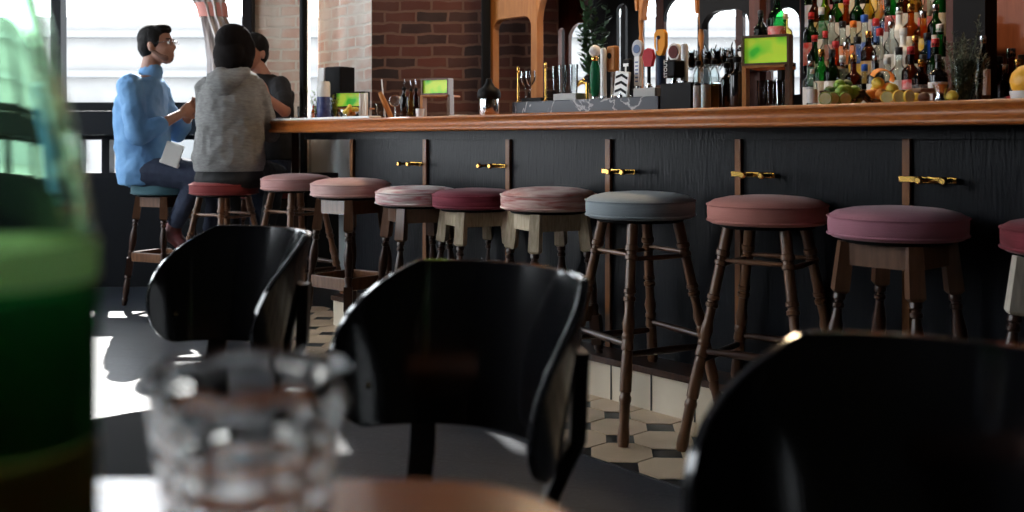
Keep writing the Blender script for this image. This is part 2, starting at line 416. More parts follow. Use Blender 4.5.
# end post
p = on_t(296, PT); bm = NB(); box(bm, (p.x, p.y, (ZB-.062)/2), (.04, .04, ZB-.062)); rel(obj('end_post', bm, LEGD, bar, loc=(0, 0, 0), smooth=False), bar)
p = ST(3.6, .5); bm = NB(); box(bm, (p.x, p.y, (ZB-.062)/2), (.06, .06, ZB-.062)); rel(obj('end_post', bm, LEGD, bar, loc=(0, 0, 0), smooth=False), bar)
# tiled foot step
CREAM = mat('cream_step_tile', (.62, .53, .40), .35, noise=.5, nscale=4, ncol=(.72, .64, .52))
bm = NB(); stbox(bm, -1.5, s_pan-.05, .065, PT, .0066, .135); rel(obj('foot_step', bm, CREAM, bar, loc=(0, 0, 0), smooth=False), bar)
bm = NB()
for k in range(26):
    s = -1.4+.19*k
    if s < s_pan-.08:
        a = ST(s-.004, .0645); c = ST(s+.004, .0645)
        stbox(bm, s-.0025, s+.0025, .0625, .0655, .008, .134)
rel(obj('step_joints', bm, TBLK, bar, loc=(0, 0, 0), smooth=False), bar)
bm = NB(); stbox(bm, -1.5, s_pan-.05, .05, PT, .135, .158); rel(obj('step_cap', bm, LEGD, bar, loc=(0, 0, 0), smooth=False), bar)
# brass pegs
hk = 0
for px, ypx, side in ((424, 164, -1), (507, 166, -1), (607, 171, 1), (737, 174, 1), (905, 179, 1)):
    pp = on_t(px, PT-.01); z = H-(ypx-140)/1000*pp.y
    s0 = s_of(px, PT)
    names = {424: 'far', 507: 'second farthest', 607: 'middle', 737: 'second nearest', 905: 'nearest'}
    r = empty('coat_hook_rail', ST(s0, PT, z), BAR_A, {424: 'twin brass peg beside the farthest-left oak strip above the streaky pink stool', 507: 'twin brass peg on the bar front above the crimson stool',
        607: 'twin brass peg on the bar front above the grey-blue stool', 737: 'twin brass peg on the bar front above the salmon stool', 905: 'twin brass peg on the bar front above the mauve stool'}[px], 'coat hook', 'brass twin pegs along the bar front')
    # local x along U (leftwards, away), local y = rot90 of U = (-.757,-.653): towards the room
    x0 = (0.0 if side > 0 else .02); x1 = x0-(.125 if side > 0 else 0.02)
    offs = (-.080, -.150) if side > 0 else (.02, .095)
    lo, hi = min(offs+(0,)), max(offs+(0,))
    b2 = NB(); box(b2, ((lo+hi)/2, .018, 0), (hi-lo+.02, .006, .018)); obj('back_plate', b2, BRASS, r, bevel=.002)
    b2 = NB(); box(b2, (0, .0075, 0), (.014, .015, .014)); obj('standoff', b2, BRASS, r)
    for x in offs:
        b2 = NB(); lathe_to(b2, (x, .02, 0), (x, .085, 0), [(0, .006), (.7, .006), (.74, .009), (.8, .0115), (.93, .0115), (1, .008)], 14); obj('peg', b2, BRASS, r)
# ================================================================ STOOLS
SEAT_R = .18
def stool(kind, z, leg_r_top, leg_r_foot, wallmat, label=None):
    r = empty('bar_stool')
    cush_h = .085; zt = z
    zb = z-cush_h
    b2 = NB(); R = SEAT_R
    lathe(b2, [(.02, zb), (R-.012, zb), (R-.002, zb+.008), (R, zb+.03), (R, zb+.048), (R-.002, zb+.056)], 56)
    prof = [(R-.002, zb+.056), (R-.006, zb+.062), (R-.02, zb+.071), (R-.06, zb+.080), (.06, cush_h+zb), (.005, cush_h+zb)]
    lathe(b2, prof, 56)
    bmesh.ops.remove_doubles(b2, verts=b2.verts[:], dist=.0004)
    cu = obj('cushion', b2, wallmat, r, ang=50)
    for zz in (zb+.057, zb+.010):
        b3 = NB(); tube(b3, [((R+.000)*math.cos(2*PI*k/48), (R+.000)*math.sin(2*PI*k/48), zz) for k in range(48)], .0035, 6, closed=True)
        obj('piping', b3, wallmat, cu)
    b2 = NB(); lathe(b2, [(.02, zb-.012), (R-.04, zb-.012), (R-.035, zb-.006), (R-.035, zb), (.02, zb)], 40); obj('seat_board', b2, BLK, r)
    tops, feet = [], []
    for k in range(4):
        a = k*PI/2
        tops.append(Vector((leg_r_top*math.cos(a), leg_r_top*math.sin(a), zb-.012)))
        feet.append(Vector((leg_r_foot*math.cos(a), leg_r_foot*math.sin(a), .0)))
    L = (tops[0]-feet[0]).length
    for k in range(4):
        t, f = tops[k], feet[k]
        b2 = NB()
        if kind == 'A':
            pr = [(0, .0175), (.03, .018), (.10, .0175), (.105, .021), (.125, .021), (.13, .016), (.145, .016), (.15, .020), (.165, .020), (.17, .0155), (.30, .0165), (.305, .0195), (.32, .0195), (.325, .015),
                  (.335, .015), (.34, .0195), (.355, .0195), (.36, .0145), (.42, .0145), (.46, .020), (.50, .0155), (.51, .019), (.525, .019), (.53, .017), (.56, .0195), (.575, .0195), (.58, .0155), (.60, .0175), (.70, .0185), (.76, .0185), (.765, .0155), (.775, .0155), (.785, .019), (.80, .019), (.81, .0165), (.90, .0155), (.95, .0185), (.975, .0185), (1, .015)]
            lathe_to(b2, t, f, pr, 14)
            obj('leg', b2, LEGW, r, ang=35)
        else:
            # square upper block, turned middle, lower block, turned foot
            d = (f-t).normalized(); MM, LL = axisM(t, f)
            ro = Matrix.Rotation(k*PI/2+PI/4, 4, 'Z')
            def blk(f0, f1, w0, w1):
                vs = []
                q = [(-1, -1), (1, -1), (1, 1), (-1, 1)]
                for ff, ww in ((f0, w0), (f1, w1)):
                    vs.append([b2.verts.new(MM @ Vector((*(Vector((x*ww, y*ww)) @ Matrix.Rotation(-(BAR_A*0), 2)), ff*LL))) for x, y in q])
                for i in range(4): b2.faces.new((vs[0][i], vs[0][(i+1) % 4], vs[1][(i+1) % 4], vs[1][i]))
                b2.faces.new(vs[0][::-1]); b2.faces.new(vs[1])
            b2b = b2; upper = NB(); b2 = upper; blk(0, .20, .0185, .0205); blk(.20, .212, .0205, .014)
            obj('leg', b2, wallmat if False else LEGW, r, smooth=False).name = 'leg'
            leg = r.children[-1] if False else [c for c in bpy.data.objects if c.parent == r and c.name.startswith('leg')][-1]
            b2 = b2b
            lathe_to(b2, t, f, [(.205, .012), (.215, .016), (.235, .0165), (.24, .012), (.25, .012), (.255, .016), (.27, .016), (.275, .011), (.30, .013), (.36, .0195), (.42, .0195), (.48, .014), (.50, .0125), (.505, .017), (.52, .017), (.53, .0165), (.545, .013), (.56, .016), (.57, .016)], 14)
            lathe_to(b2, t, f, [(.72, .014), (.73, .018), (.75, .018), (.755, .013), (.80, .0175), (.88, .0185), (.93, .014), (.94, .018), (.955, .018), (.97, .015), (1, .013)], 14)
            b2x = b2; blk(.565, .725, .019, .019)
            obj('turned_shaft', b2x, LEGD, leg, ang=35)
    def at(k, z):
        t, f = tops[k % 4], feet[k % 4]; u = (t.z-z)/(t.z-f.z); return t.lerp(f, u)
    for k in range(4):
        if kind == 'A':
            for zz, rr in ((.56 + (.012 if k % 2 else 0), .0075), (.27+(.03 if k % 2 else 0), .011)):
                a, c = at(k, zz), at(k+1, zz); b2 = NB(); lathe_to(b2, a, c, [(0, rr*.8), (.5, rr*1.15), (1, rr*.8)], 10); obj('stretcher', b2, LEGW if zz > .5 else LEGD, r)
        else:
            zz = .30; a, c = at(k, zz), at(k+1, zz)
            m_ = (a+c)/2; dd = c-a
            b2 = NB(); box(b2, m_, (dd.length-.02, .018, .055), math.atan2(dd.y, dd.x)); obj('stretcher', b2, LEGW, r, smooth=False, bevel=.003)
            zz = zb-.045; a, c = at(k, zz), at(k+1, zz); m_ = (a+c)/2; dd = c-a
            b2 = NB(); box(b2, m_, (dd.length-.02, .016, .06), math.atan2(dd.y, dd.x)); obj('apron', b2, LEGW, r, smooth=False)
    return r
PINK = velvet('velvet_rose', (.36, .12, .12), (.52, .25, .24), .7, 5)
protoA = stool('A', .768, .125, .275, PINK); protoB = stool('B', .768, .135, .215, PINK)
V = {
 'rose1': velvet('velvet_rose_worn', (.40, .17, .16), (.60, .36, .34), .6, 5),
 'rose2': velvet('velvet_rose_light', (.50, .24, .22), (.74, .54, .50), .5, 5),
 'streak': velvet('velvet_streaky_white_pink', (.48, .15, .16), (.82, .75, .72), .30, 8),
 'crimson': velvet('velvet_crimson', (.14, .012, .028), (.30, .05, .075), .5, 6),
 'pinkstripe': velvet('velvet_pink_striped', (.50, .15, .13), (.80, .60, .54), .30, 9),
 'grey': velvet('velvet_greyblue', (.22, .26, .28), (.36, .40, .42), .7, 5),
 'salmon': velvet('velvet_salmon', (.46, .165, .135), (.54, .23, .19), .8, 4),
 'mauve': velvet('velvet_mauve', (.33, .12, .16), (.42, .18, .23), .8, 4),
 'red': velvet('velvet_dark_red', (.12, .008, .014), (.24, .025, .04), .5, 8),
 'teal': velvet('vinyl_teal', (.05, .12, .15), (.08, .18, .21), .7, 5),
 'seatred': velvet('velvet_brick_red', (.16, .02, .022), (.24, .04, .04), .7, 5)}
LEGWHITE = wood('leg_whitewashed', (.42, .37, .30), (.62, .56, .47), .6, (20, 20, 3), 0, 6)
LEGTAN = wood('leg_tan', (.085, .038, .020), (.15, .072, .038), .4, (14, 14, 2), .3)
def put(proto, px, Y, z, rz, cushm, legm, label, first=False):
    r = proto if first else copy_tree(proto)
    r.location = ((px-512)/1000*Y, Y, .0066)
    r.rotation_euler = (0, 0, rz)
    k = (z-.0066)/.768
    r.scale = (1, 1, k)
    tag(r, label, 'bar stool', 'velvet bar stools along the bar')
    def setm(o, m):
        o.material_slots[0].link = 'OBJECT'; o.material_slots[0].material = m
    for c in r.children:
        n = c.name.split('.')[0]
        if n == 'cushion':
            setm(c, cushm)
            for g_ in c.children: setm(g_, cushm)
        if n in ('leg', 'apron') and legm: setm(c, legm)
    return r
a0 = math.radians(-90+4)
used = set()
for (pr, px, wpx, z, rzd, cm, lm, lab) in [
 ('A', 296, 69, .765, 6, 'rose1', None, 'rose velvet stool with slim turned legs, beside the seated pair'),
 ('B', 350.5, 79, .768, 10, 'rose2', LEGTAN, 'pale rose velvet stool with board stretchers, second from the seated pair'),
 ('B', 417, 83, .742, -17, 'streak', LEGTAN, 'low stool with white and pink streaked cushion and brown legs'),
 ('B', 475, 86, .738, -17, 'crimson', LEGP, 'low dark crimson velvet stool with worn pale leg tops'),
 ('B', 548.5, 96, .764, -17, 'pinkstripe', LEGP, 'pink streaked velvet stool with worn yellowish leg tops'),
 ('A', 640, 109, .770, -14, 'grey', None, 'grey-blue velvet stool with slim turned splayed legs'),
 ('A', 767, 118, .771, 14, 'salmon', None, 'salmon velvet stool with slim turned splayed legs'),
 ('B', 897, 133, .760, 0, 'mauve', LEGTAN, 'mauve velvet stool with square brown upper legs'),
 ('B', 1084, 152, .755, -6, 'red', LEGWHITE, 'dark red velvet stool with whitewashed legs cut by the right edge'),
 ]:
    Y = .36/wpx*1000
    put(protoA if pr == 'A' else protoB, px, Y, z, math.radians(-90-4+rzd), V[cm], lm, lab, first=pr not in used); used.add(pr)
ms = put(protoB, 164, 5.75, .715, math.radians(-72), V['teal'], None, 'thin-looking teal stool under the man in the blue shirt'); ms.location.z = 0
wst = put(protoA, 224, 5.38, .735, math.radians(-80), V['seatred'], None, 'red stool under the person in the grey hooded top'); wst.location.z = 0
ms.name = 'bar_stool'; wst.name = 'bar_stool'
# ================================================================ BLACK SHELL CHAIRS
GLOSSBLK = mat('black_gloss_shell', (.009, .009, .011), .13, spec=.5, bump=.02, bscale=12, coat=.5)
SATBLK = mat('black_satin_steel', (.010, .010, .012), .35)
def make_chair():
    r = empty('shell_chair')
    # backrest: curved sheet wrapped round the sitter, ends rounded
    R = .175; A = math.radians(86); z0, z1 = .575, .782; th = .011
    nu, nv = 44, 16
    b2 = NB(); gi, go = [], []
    def lim(v):   # half extent (0..1) at height fraction v (0 bottom, 1 top)
        if v < .30: e = math.sqrt(max(0, 1-((.30-v)/.30)**2)); return .80+.20*e
        q = (v-.30)/.70; return 1-.46*q**2.3
    for j in range(nv+1):
        v = .5-.5*math.cos(PI*j/nv)
        ri, ro_ = [], []
        for i in range(nu+1):
            q = -1+2*i/nu; a = q*A*lim(v)
            zz = z0+(z1-z0)*v
            zz -= .0*(abs(q)**4)
            rr = R+.034*(v-.4)
            ri.append(b2.verts.new(((rr-th/2)*math.sin(a), (rr-th/2)*math.cos(a), zz)))
            ro_.append(b2.verts.new(((rr+th/2)*math.sin(a), (rr+th/2)*math.cos(a), zz)))
        gi.append(ri); go.append(ro_)
    for j in range(nv):
        for i in range(nu):
            b2.faces.new((gi[j][i], gi[j][i+1], gi[j+1][i+1], gi[j+1][i]))
            b2.faces.new((go[j][i+1], go[j][i], go[j+1][i], go[j+1][i+1]))
        b2.faces.new((gi[j][0], gi[j+1][0], go[j+1][0], go[j][0])); b2.faces.new((gi[j+1][nu], gi[j][nu], go[j][nu], go[j+1][nu]))
    for i in range(nu):
        b2.faces.new((gi[0][i+1], gi[0][i], go[0][i], go[0][i+1])); b2.faces.new((gi[nv][i], gi[nv][i+1], go[nv][i+1], go[nv][i]))
    obj('backrest', b2, GLOSSBLK, r, ang=60, bevel=.0035)
    for s in (-1, 1):
        a = s*math.radians(44); x, y = (R+.015)*math.sin(a), (R+.015)*math.cos(a)
        b2 = NB()
        pts = [(x, y, .70), (x*.98, y*.98, .60), (s*.110, .112, .54), (s*.105, .095, .44)]
        rings = []
        for p_ in pts:
            MMr = Matrix.Translation(p_) @ Matrix.Rotation(-a, 4, 'Z')
            rings.append([b2.verts.new(MMr @ Vector(q)) for q in ((-.017, -.008, 0), (.017, -.008, 0), (.017, .010, 0), (-.017, .010, 0))])
        for r0, r1 in zip(rings, rings[1:]):
            for i in range(4): b2.faces.new((r0[i], r0[(i+1) % 4], r1[(i+1) % 4], r1[i]))
        b2.faces.new(rings[0]); b2.faces.new(rings[-1][::-1])
        obj('upright', b2, SATBLK, r, smooth=False, bevel=.002)
    b2 = NB(); ball(b2, (-.1555, .060, .625), .005); obj('rivet', b2, BRASS, r)
    # seat
    b2 = NB(); pts = []
    for k in range(40):
        t = 2*PI*k/40; c, s = math.cos(t), math.sin(t)
        pts.append((.205*math.copysign(abs(c)**.55, c), -.11+.20*math.copysign(abs(s)**.55, s)))
    prism(b2, pts, .435, .452); obj('seat', b2, mat('black_seat_vinyl', (.005, .005, .006), .7, spec=.05), r, bevel=.006)
    for sx in (-1, 1):
        for y0, y1 in ((-.26, -.30), (.05, .14)):
            b2 = NB(); tube(b2, [(sx*.15, y0, .435), (sx*.165, (y0+y1)/2, .3), (sx*.19, y1, 0)], [.0125, .0125, .010], 10); obj('leg', b2, SATBLK, r)
    b2 = NB(); tube(b2, [(-.15, -.26, .428), (.15, -.26, .428), (.15, .05, .428), (-.15, .05, .428)], .009, 8, closed=True); obj('seat_frame', b2, SATBLK, r)
    return r
ch = make_chair()
for i, (x, y, rz, lab) in enumerate([(-.113, 1.13, -43.4, 'glossy black curved-back chair in the middle, facing the near table'),
                              (-.538, 1.665, -43.4, 'glossy black curved-back chair farthest from the near table, below the seated people'),
                              (.25, .63, -43.4, 'large blurred black curved-back chair at the lower right corner')]):
    o = ch if i == 0 else copy_tree(ch)
    o.location = (x, y, 0); o.rotation_euler = (0, 0, math.radians(rz)); tag(o, lab, 'chair', 'black shell chairs round the near table')
# ================================================================ NEAR TABLE, BOTTLE, TUMBLER
tb = empty('cafe_table', (-.45, .22, 0), 0, 'glossy orange-brown wooden table at the very bottom, under the tumbler', 'table')
b2 = NB(); rbox(b2, (0, 0, .725), (.99, .75, .03), .10, n=8)
obj('tabletop', b2, wood('table_wood', (.30, .085, .030), (.36, .12, .045), .24, (3, 24, 24), .5), tb, bevel=.005)
b2 = NB(); box(b2, (0, 0, .685), (.7, .5, .05)); obj('apron', b2, BLK, tb, smooth=False)
b2 = NB(); lathe(b2, [(.035, .02), (.03, .10), (.028, .66)], 20); obj('pedestal', b2, BLK, tb)
b2 = NB(); lathe(b2, [(.22, 0), (.22, .012), (.06, .03), (.035, .035)], 36); obj('base', b2, BLK, tb)
GREEN = glass('green_bottle_glass', (.84, .98, .87))
bx = Vector((-.522*.37, .37, .74))
bt = empty('green_glass_bottle', bx, 0, 'large blurred green glass bottle in the left foreground', 'bottle')
outer = [(.028, 0), (.034, .004), (.036, .015), (.037, .06), (.037, .12), (.0365, .16), (.0345, .175), (.031, .195), (.026, .215), (.0205, .236), (.0165, .256), (.0145, .275), (.0135, .300), (.0155, .303), (.0155, .312), (.0135, .314)]
inner = [(.0105, .314), (.0105, .30), (.0115, .275), (.0135, .256), (.0175, .236), (.023, .215), (.028, .195), (.0315, .175), (.0335, .16), (.034, .12), (.034, .06), (.033, .015), (.025, .008)]
b2 = NB(); lathe(b2, outer+inner, 48); o = obj('glass_body', b2, GREEN, bt, ang=80)
b2 = NB(); n_ = lathe(b2, [(.0372, .148), (.0372, .162)], 48, cap=False); obj('neck_label', b2, backlit('lime_label', (.75, .85, .45)), bt)
b2 = NB(); lathe(b2, [(.0374, .03), (.0374, .088)], 48, cap=False); obj('label', b2, backlit('table_reflection_band', (.22, .16, .06), .5), bt)  # bottom band painted the amber of the table's reflection in the glass
b2 = NB(); lathe(b2, [(.0374, .090), (.0374, .144)], 48, cap=False); obj('label', b2, backlit('glass_darkening_band', (.03, .17, .06), .5), bt)  # band added to darken the sunlit glow through the lower body
CLR = glass('clear_glass', (.98, .99, .99))
tx = Vector((-.262*.43, .43, .74))
tm = empty('tumbler', tx, 0, 'blurred faceted clear glass tumbler on the near table', 'drinking glass')
pr_ = [(.024, 0), (.027, .002)]
for k in range(3, 37):
    z_ = k*.0026; r_ = .0285+.0125*(z_/.094)**1.1; pr_.append((r_+(.0007*math.sin(z_*2*PI/.0125) if z_ < .075 else 0), z_))
pr_ += [(.0418, .101), (.0412, .102), (.0400, .101), (.0392, .088), (.0350, .070), (.0300, .045), (.0265, .02), (.012, .012)]
b2 = NB(); lathe(b2, pr_, 90, flute=.045, fn=9)
obj('glass_body', b2, CLR, tm, ang=75)
# ================================================================ BACK BAR ARCADE
def arch_screen(root, spans, z_spring, z_top, th, post_w, m, ztop_band, zbase, turned=()):
    """spans: list of s positions of posts (local x).  Arched spandrels between; local frame x along bar, y depth"""
    for x in spans:
        b2 = NB()
        if x in turned:
            lathe(b2, [(.013, zbase), (.017, zbase+.05), (.013, zbase+.06), (.010, zbase+.12), (.012, z_spring-.22), (.017, z_spring-.20), (.012, z_spring-.18), (.015, z_spring-.12), (.022, z_spring-.10), (.022, z_spring+.02)], 16, Matrix.Translation((x, 0, 0)))
        else: box(b2, (x, 0, (z_spring+zbase)/2), (post_w, th, z_spring-zbase))
        obj('post', b2, m, root, bevel=.003)
    for x0, x1 in zip(spans, spans[1:]):
        a, c = x0+post_w/2*(1 if x0 not in turned else .6), x1-post_w/2*(1 if x1 not in turned else .6); wd = c-a; rr = min(wd/2, z_top-z_spring)*.98
        pts = [(x0, ztop_band), (x0, z_spring)]
        for k in range(9):
            t = k/8*PI/2; pts.append((a+rr-rr*math.cos(t), z_spring+(z_top-z_spring)*math.sin(t)))
        for k in range(9):
            t = PI/2-k/8*PI/2; pts.append((c-rr+rr*math.cos(t), z_spring+(z_top-z_spring)*math.sin(t)))
        pts += [(x1, z_spring), (x1, ztop_band)]
        b2 = NB(); M = Matrix.Rotation(PI/2, 4, 'X'); prism(b2, pts, -th*.45, th*.45, M); obj('spandrel', b2, m, root, smooth=False)
def local_x(px, t, root_s): return s_of(px, t)-root_s
AT = 1.28
def zat(px, py, t): return H+(140-py)/1000*on_t(px, t).y
r0 = s_of(600, AT)
ar = empty('back_bar_arcade', ST(r0, AT, 0), BAR_A, 'honey oak arched screen on the back bar behind the taps', 'wooden screen')
xs = [local_x(px, AT, r0) for px in (701, 641, 537, 494)]
for (xa, xb, top, spr, m, tur) in ((xs[2], xs[3], zat(515, 17, AT), zat(515, 26, AT), HONEY, ()), (xs[1], xs[2], 1.83, 1.62, HONEY, ()), (xs[0], xs[1], 1.80, 1.55, HONEY, (xs[0],))):
    pass
def post(root, x, w_, z0, z1, m, th=.05):
    b2 = NB(); box(b2, (x, 0, (z0+z1)/2), (w_, th, z1-z0)); obj('post', b2, m, root, bevel=.003)
def spandrel(root, x0, x1, spring, top, band, m, th=.045, rr=None):
    a, c = x0, x1; r_ = rr or min((c-a)/2, top-spring)
    pts = [(x0-.012, band), (x0-.012, spring), (a, spring)]
    for k in range(1, 9):
        t = k/8*PI/2; pts.append((a+r_-r_*math.cos(t), spring+(top-spring)*math.sin(t)))
    for k in range(9):
        t = PI/2-k/8*PI/2; pts.append((c-r_+r_*math.cos(t), spring+(top-spring)*math.sin(t)))
    pts += [(x1+.012, spring), (x1+.012, band)]
    b2 = NB(); M = Matrix.Rotation(PI/2, 4, 'X'); prism(b2, pts, -th/2, th/2, M); obj('spandrel', b2, m, root, smooth=False)
def spindle(root, x, z0, z1, m):
    b2 = NB(); L = z1-z0
    lathe(b2, [(.020, z0), (.020, z0+.04), (.012, z0+.06), (.010, z0+L*.45), (.015, z0+L*.5), (.009, z0+L*.54), (.013, z0+L*.60), (.015, z0+L*.75), (.015, z0+L*.78), (.019, z0+L*.80), (.019, z1)], 18, Matrix.Translation((x, 0, 0))); obj('spindle', b2, m, root)
BASE = .98
Z0T = 1.9
post(ar, xs[3], .036, BASE, Z0T, HONEY); post(ar, xs[2], .052, BASE, Z0T, HONEY)
spandrel(ar, xs[2]+.026, xs[3]-.018, zat(515, 29, AT), zat(515, 18, AT), Z0T, HONEY)
spindle(ar, xs[1], BASE, Z0T, HONEY); spindle(ar, xs[0], BASE, Z0T, HONEY)
spandrel(ar, xs[1]+.02, xs[2]-.026, 1.60, 1.80, Z0T+.02, HONEY, rr=.14)
spandrel(ar, xs[0]+.02, xs[1]-.02, 1.55, 1.74, Z0T+.02, HONEY, rr=.1)
s745 = local_x(752, AT, r0)
spandrel(ar, s745, xs[0]-.02, zat(745, 25, AT), zat(745, 8, AT), Z0T+.02, BLK, rr=.10)
post(ar, s745-.03, .06, BASE, Z0T, MAHOG)
# rear arcade on the window wall
BT2 = BT-.12
r1 = s_of(660, BT2)
rr_ = empty('rear_arcade', ST(r1, BT2, 0), BAR_A, 'dark mahogany arched screen against the bright window behind the bar', 'wooden screen')
opens = [(560, 566, 28), (570, 593, 23), (618, 629, 4), (643, 657, -4), (665, 737, -6), (744, 759, 7), (772, 801, 8)]
def lx(p_): return local_x(p_, BT2, r1)
edges = [557]+[v for o3 in opens for v in o3[:2]]+[812]
for pa, pb in zip(edges[0::2], edges[1::2]):
    xa, xb = lx(pb), lx(pa)
    post(rr_, (xa+xb)/2, abs(xb-xa), BASE, 1.99, BLK if pa in (593, 629) else MAHOG, .03)
for pa, pb, yt in opens:
    xa, xb = lx(pb), lx(pa); pm = (pa+pb)/2; zt = zat(pm, yt, BT2); rad = min((xb-xa)/2, .13)
    if zt < 1.95: spandrel(rr_, xa, xb, zt-rad, zt, 1.99, BLK if pm > 600 else MAHOG, rr=rad, th=.028)
# canopy shelf between the arcades (dark soffit)
cn = empty('back_bar_canopy', ST(2.2, 1.6, 1.92), BAR_A, 'dark timber canopy over the back bar arches', 'canopy')
s_a, s_b = s_of(494, AT), s_of(815, BT2)
b2 = NB(); x0, x1 = s_b-2.2-.2, s_a-2.2+.02
box(b2, ((x0+x1)/2, 0, .06), (x1-x0, .70, .08)); obj('soffit', b2, BLK, cn, smooth=False)
b2 = NB(); box(b2, ((x0+x1)/2, .345, .14), (x1-x0, .03, .24)); obj('fascia', b2, BLK, cn, smooth=False)
# hanging dark valance seen between the first arches
bb = empty('back_bar_counter', ST(1.4, 1.45, 0), BAR_A, 'dark back bar cabinet under the bottles', 'cabinet')
b2 = NB(); s0_, s1_ = -1.9-1.4, s_of(575, 1.3)-1.4
box(b2, ((s0_+s1_)/2, 0, .47), (s1_-s0_, .66, .94)); obj('body', b2, BLK, bb, smooth=False)
b2 = NB(); box(b2, ((s0_+s1_)/2, 0, .96), (s1_-s0_, .70, .04)); obj('worktop', b2, MAHOG, bb, smooth=False)
ZC = .98
# stepped bottle shelves px 795..950
sA, sB = s_of(800, 1.3), s_of(951, 1.3)
steps = [(1.22, 1.05), (1.31, 1.14), (1.40, 1.235), (1.49, 1.33), (1.58, 1.43)]
bs = empty('bottle_steps', ST((sA+sB)/2, 1.4, ZC), BAR_A, 'stepped dark wooden bottle shelf on the back bar', 'shelf')
for t, z in steps:
    b2 = NB(); box(b2, (0, -(t-1.4)-.0, (z-ZC)/2), (sA-sB+.06, .088, z-ZC)); obj('step', b2, BLK, bs, smooth=False)
# dark column, wood panel at right
pc = on_t(968, 1.30); 
def stpost(name, px0, px1, t, th, z0, z1, m, label=None, cat=None):
    b2 = NB(); a, c = s_of(px0, t), s_of(px1, t); stbox(b2, min(a, c), max(a, c), t, t+th, z0, z1)
    o = obj(name, b2, m, None, smooth=False)
    if label: tag(o, label, cat)
    else: o['kind'] = 'structure'
    return o
stpost('column_right', 953, 985, 1.16, .1, ZC, CEIL, BLK)
pw = stpost('wood_panelling', 985, 1130, 1.70, .05, ZC, 1.9, wood('panel_redwood', (.20, .050, .018), (.30, .085, .032), .75, (14, 14, 1.2)), 'red-brown wooden panel behind the bottles at the far right', 'panel')
stpost('trim_redpost', 946, 953, 1.16, .06, ZC, CEIL, MAHOG)
stpost('column_shelf', 801, 807, 1.66, .1, ZC, CEIL, BLK)
# ================================================================ BOTTLES
G_COL = {'clear': (.80, .86, .86), 'green': (.12, .50, .20), 'amber': (.55, .22, .05), 'brown': (.28, .11, .04), 'blue': (.12, .26, .70), 'dark green': (.06, .20, .08), 'black': (.01, .01, .01), 'pale yellow': (.75, .66, .28), 'lime': (.45, .75, .10), 'frosted': (.8, .84, .86)}
def gmat(c):
    if c == 'black': return mat('bottle_black', (.008, .008, .009), .12)
    if c == 'frosted': return mat('bottle_frosted', (.62, .66, .68), .35)
    return thin('bottle_'+c.replace(' ', '_'), G_COL[c], .16)
L_COL = {'white': (.72, .71, .68), 'orange': (.80, .20, .02), 'blue': (.03, .12, .50), 'yellow': (.80, .52, .05), 'red': (.55, .03, .03), 'black': (.02, .02, .02), 'cream': (.66, .56, .38), 'silver': (.45, .46, .48), 'green': (.04, .25, .08), 'pink': (.6, .25, .25), 'gold': (.55, .36, .10)}
def lmat(c): return mat('label_'+c, L_COL[c], .5, noise=.25, nscale=45, ncol=tuple(min(1, v*.55+.25) for v in L_COL[c]))
def cmat(c):
    if c == 'gold': return BRASS
    if c == 'silver': return STEEL
    return mat('cap_'+c, L_COL.get(c, (.3, .16, .07)), .4)
SHAPES = {  # (radius, body top z, neck radius, neck start z, total h)
 'wine': (.037, .19, .0135, .235, .30), 'spirit': (.039, .175, .014, .205, .285), 'square': (.040, .165, .015, .19, .26), 'slim': (.031, .20, .012, .25, .31), 'flask': (.042, .14, .013, .175, .235), 'tall': (.034, .215, .013, .255, .325)}
def bottle_profile(sh):
    r, zb, rn, zn, h = SHAPES[sh]
    return [(r*.86, 0), (r, .008), (r, zb), (r*.93, zb+(zn-zb)*.3), (r*.62, zb+(zn-zb)*.7), (rn*1.1, zn), (rn, zn+.01), (rn, h-.03), (rn*1.15, h-.028), (rn*1.15, h-.018), (rn, h-.016)]
MESHC = {}
def cached(key, fn, m):
    if key not in MESHC:
        o = obj(key[0], fn(), m); MESHC[key] = o.data; COL.objects.unlink(o); bpy.data.objects.remove(o)
    return MESHC[key]
def part(name, me, m, parent, z=0):
    o = bpy.data.objects.new(name, me); COL.objects.link(o); o.parent = parent; o.location = (0, 0, z)
    if o.material_slots:
        o.material_slots[0].link = 'OBJECT'; o.material_slots[0].material = m
    return o
def bottle(loc, sh, g, lab, cap, label, group=None, sc=1.0, liquid=None, pour=False, name='bottle'):
    r, zb, rn, zn, h = SHAPES[sh]
    root = empty(name, loc, random.uniform(0, 6), label, 'bottle', group); root.scale = (sc, sc, sc)
    def f():
        b = NB(); lathe(b, bottle_profile(sh), 20); return b
    part('glass_body', cached(('glass_body', sh), f, gmat(g)), gmat(g), root)
    if lab:
        def f2():
            b = NB(); lathe(b, [(r*1.012, zb*.22), (r*1.012, zb*.80)], 20, cap=False); return b
        part('label', cached(('label', sh), f2, lmat('white')), lmat(lab), root)
    if liquid:
        def f4():
            b = NB(); lathe(b, [(r*.9, .006), (r*.93, .012), (r*.93, zb*.75)], 18); return b
        part('liquid', cached(('liquid', sh), f4, lmat('white')), liquid, root)
    if cap and not pour:
        def f3():
            b = NB(); lathe(b, [(rn*1.05, h-.032), (rn*1.16, h-.030), (rn*1.16, h), (rn*.8, h+.002)], 14); return b
        part('cap', cached(('cap', sh), f3, BRASS), cmat(cap), root)
    if pour:
        def f5():
            b = NB(); lathe(b, [(rn*1.3, h-.04), (rn*1.5, h-.03), (rn*1.5, h-.012), (rn*.7, h-.008), (rn*.5, h)], 14); return b
        p_ = part('stopper', cached(('stopper', sh), f5, BLK), BLK, root)
        def f6():
            b = NB(); tube(b, [(0, 0, h-.005), (0, 0, h+.03), (.006, 0, h+.055), (.016, 0, h+.075)], [.0045, .004, .0035, .003], 8); return b
        part('spout', cached(('spout', sh), f6, STEEL), STEEL, p_)
    return root
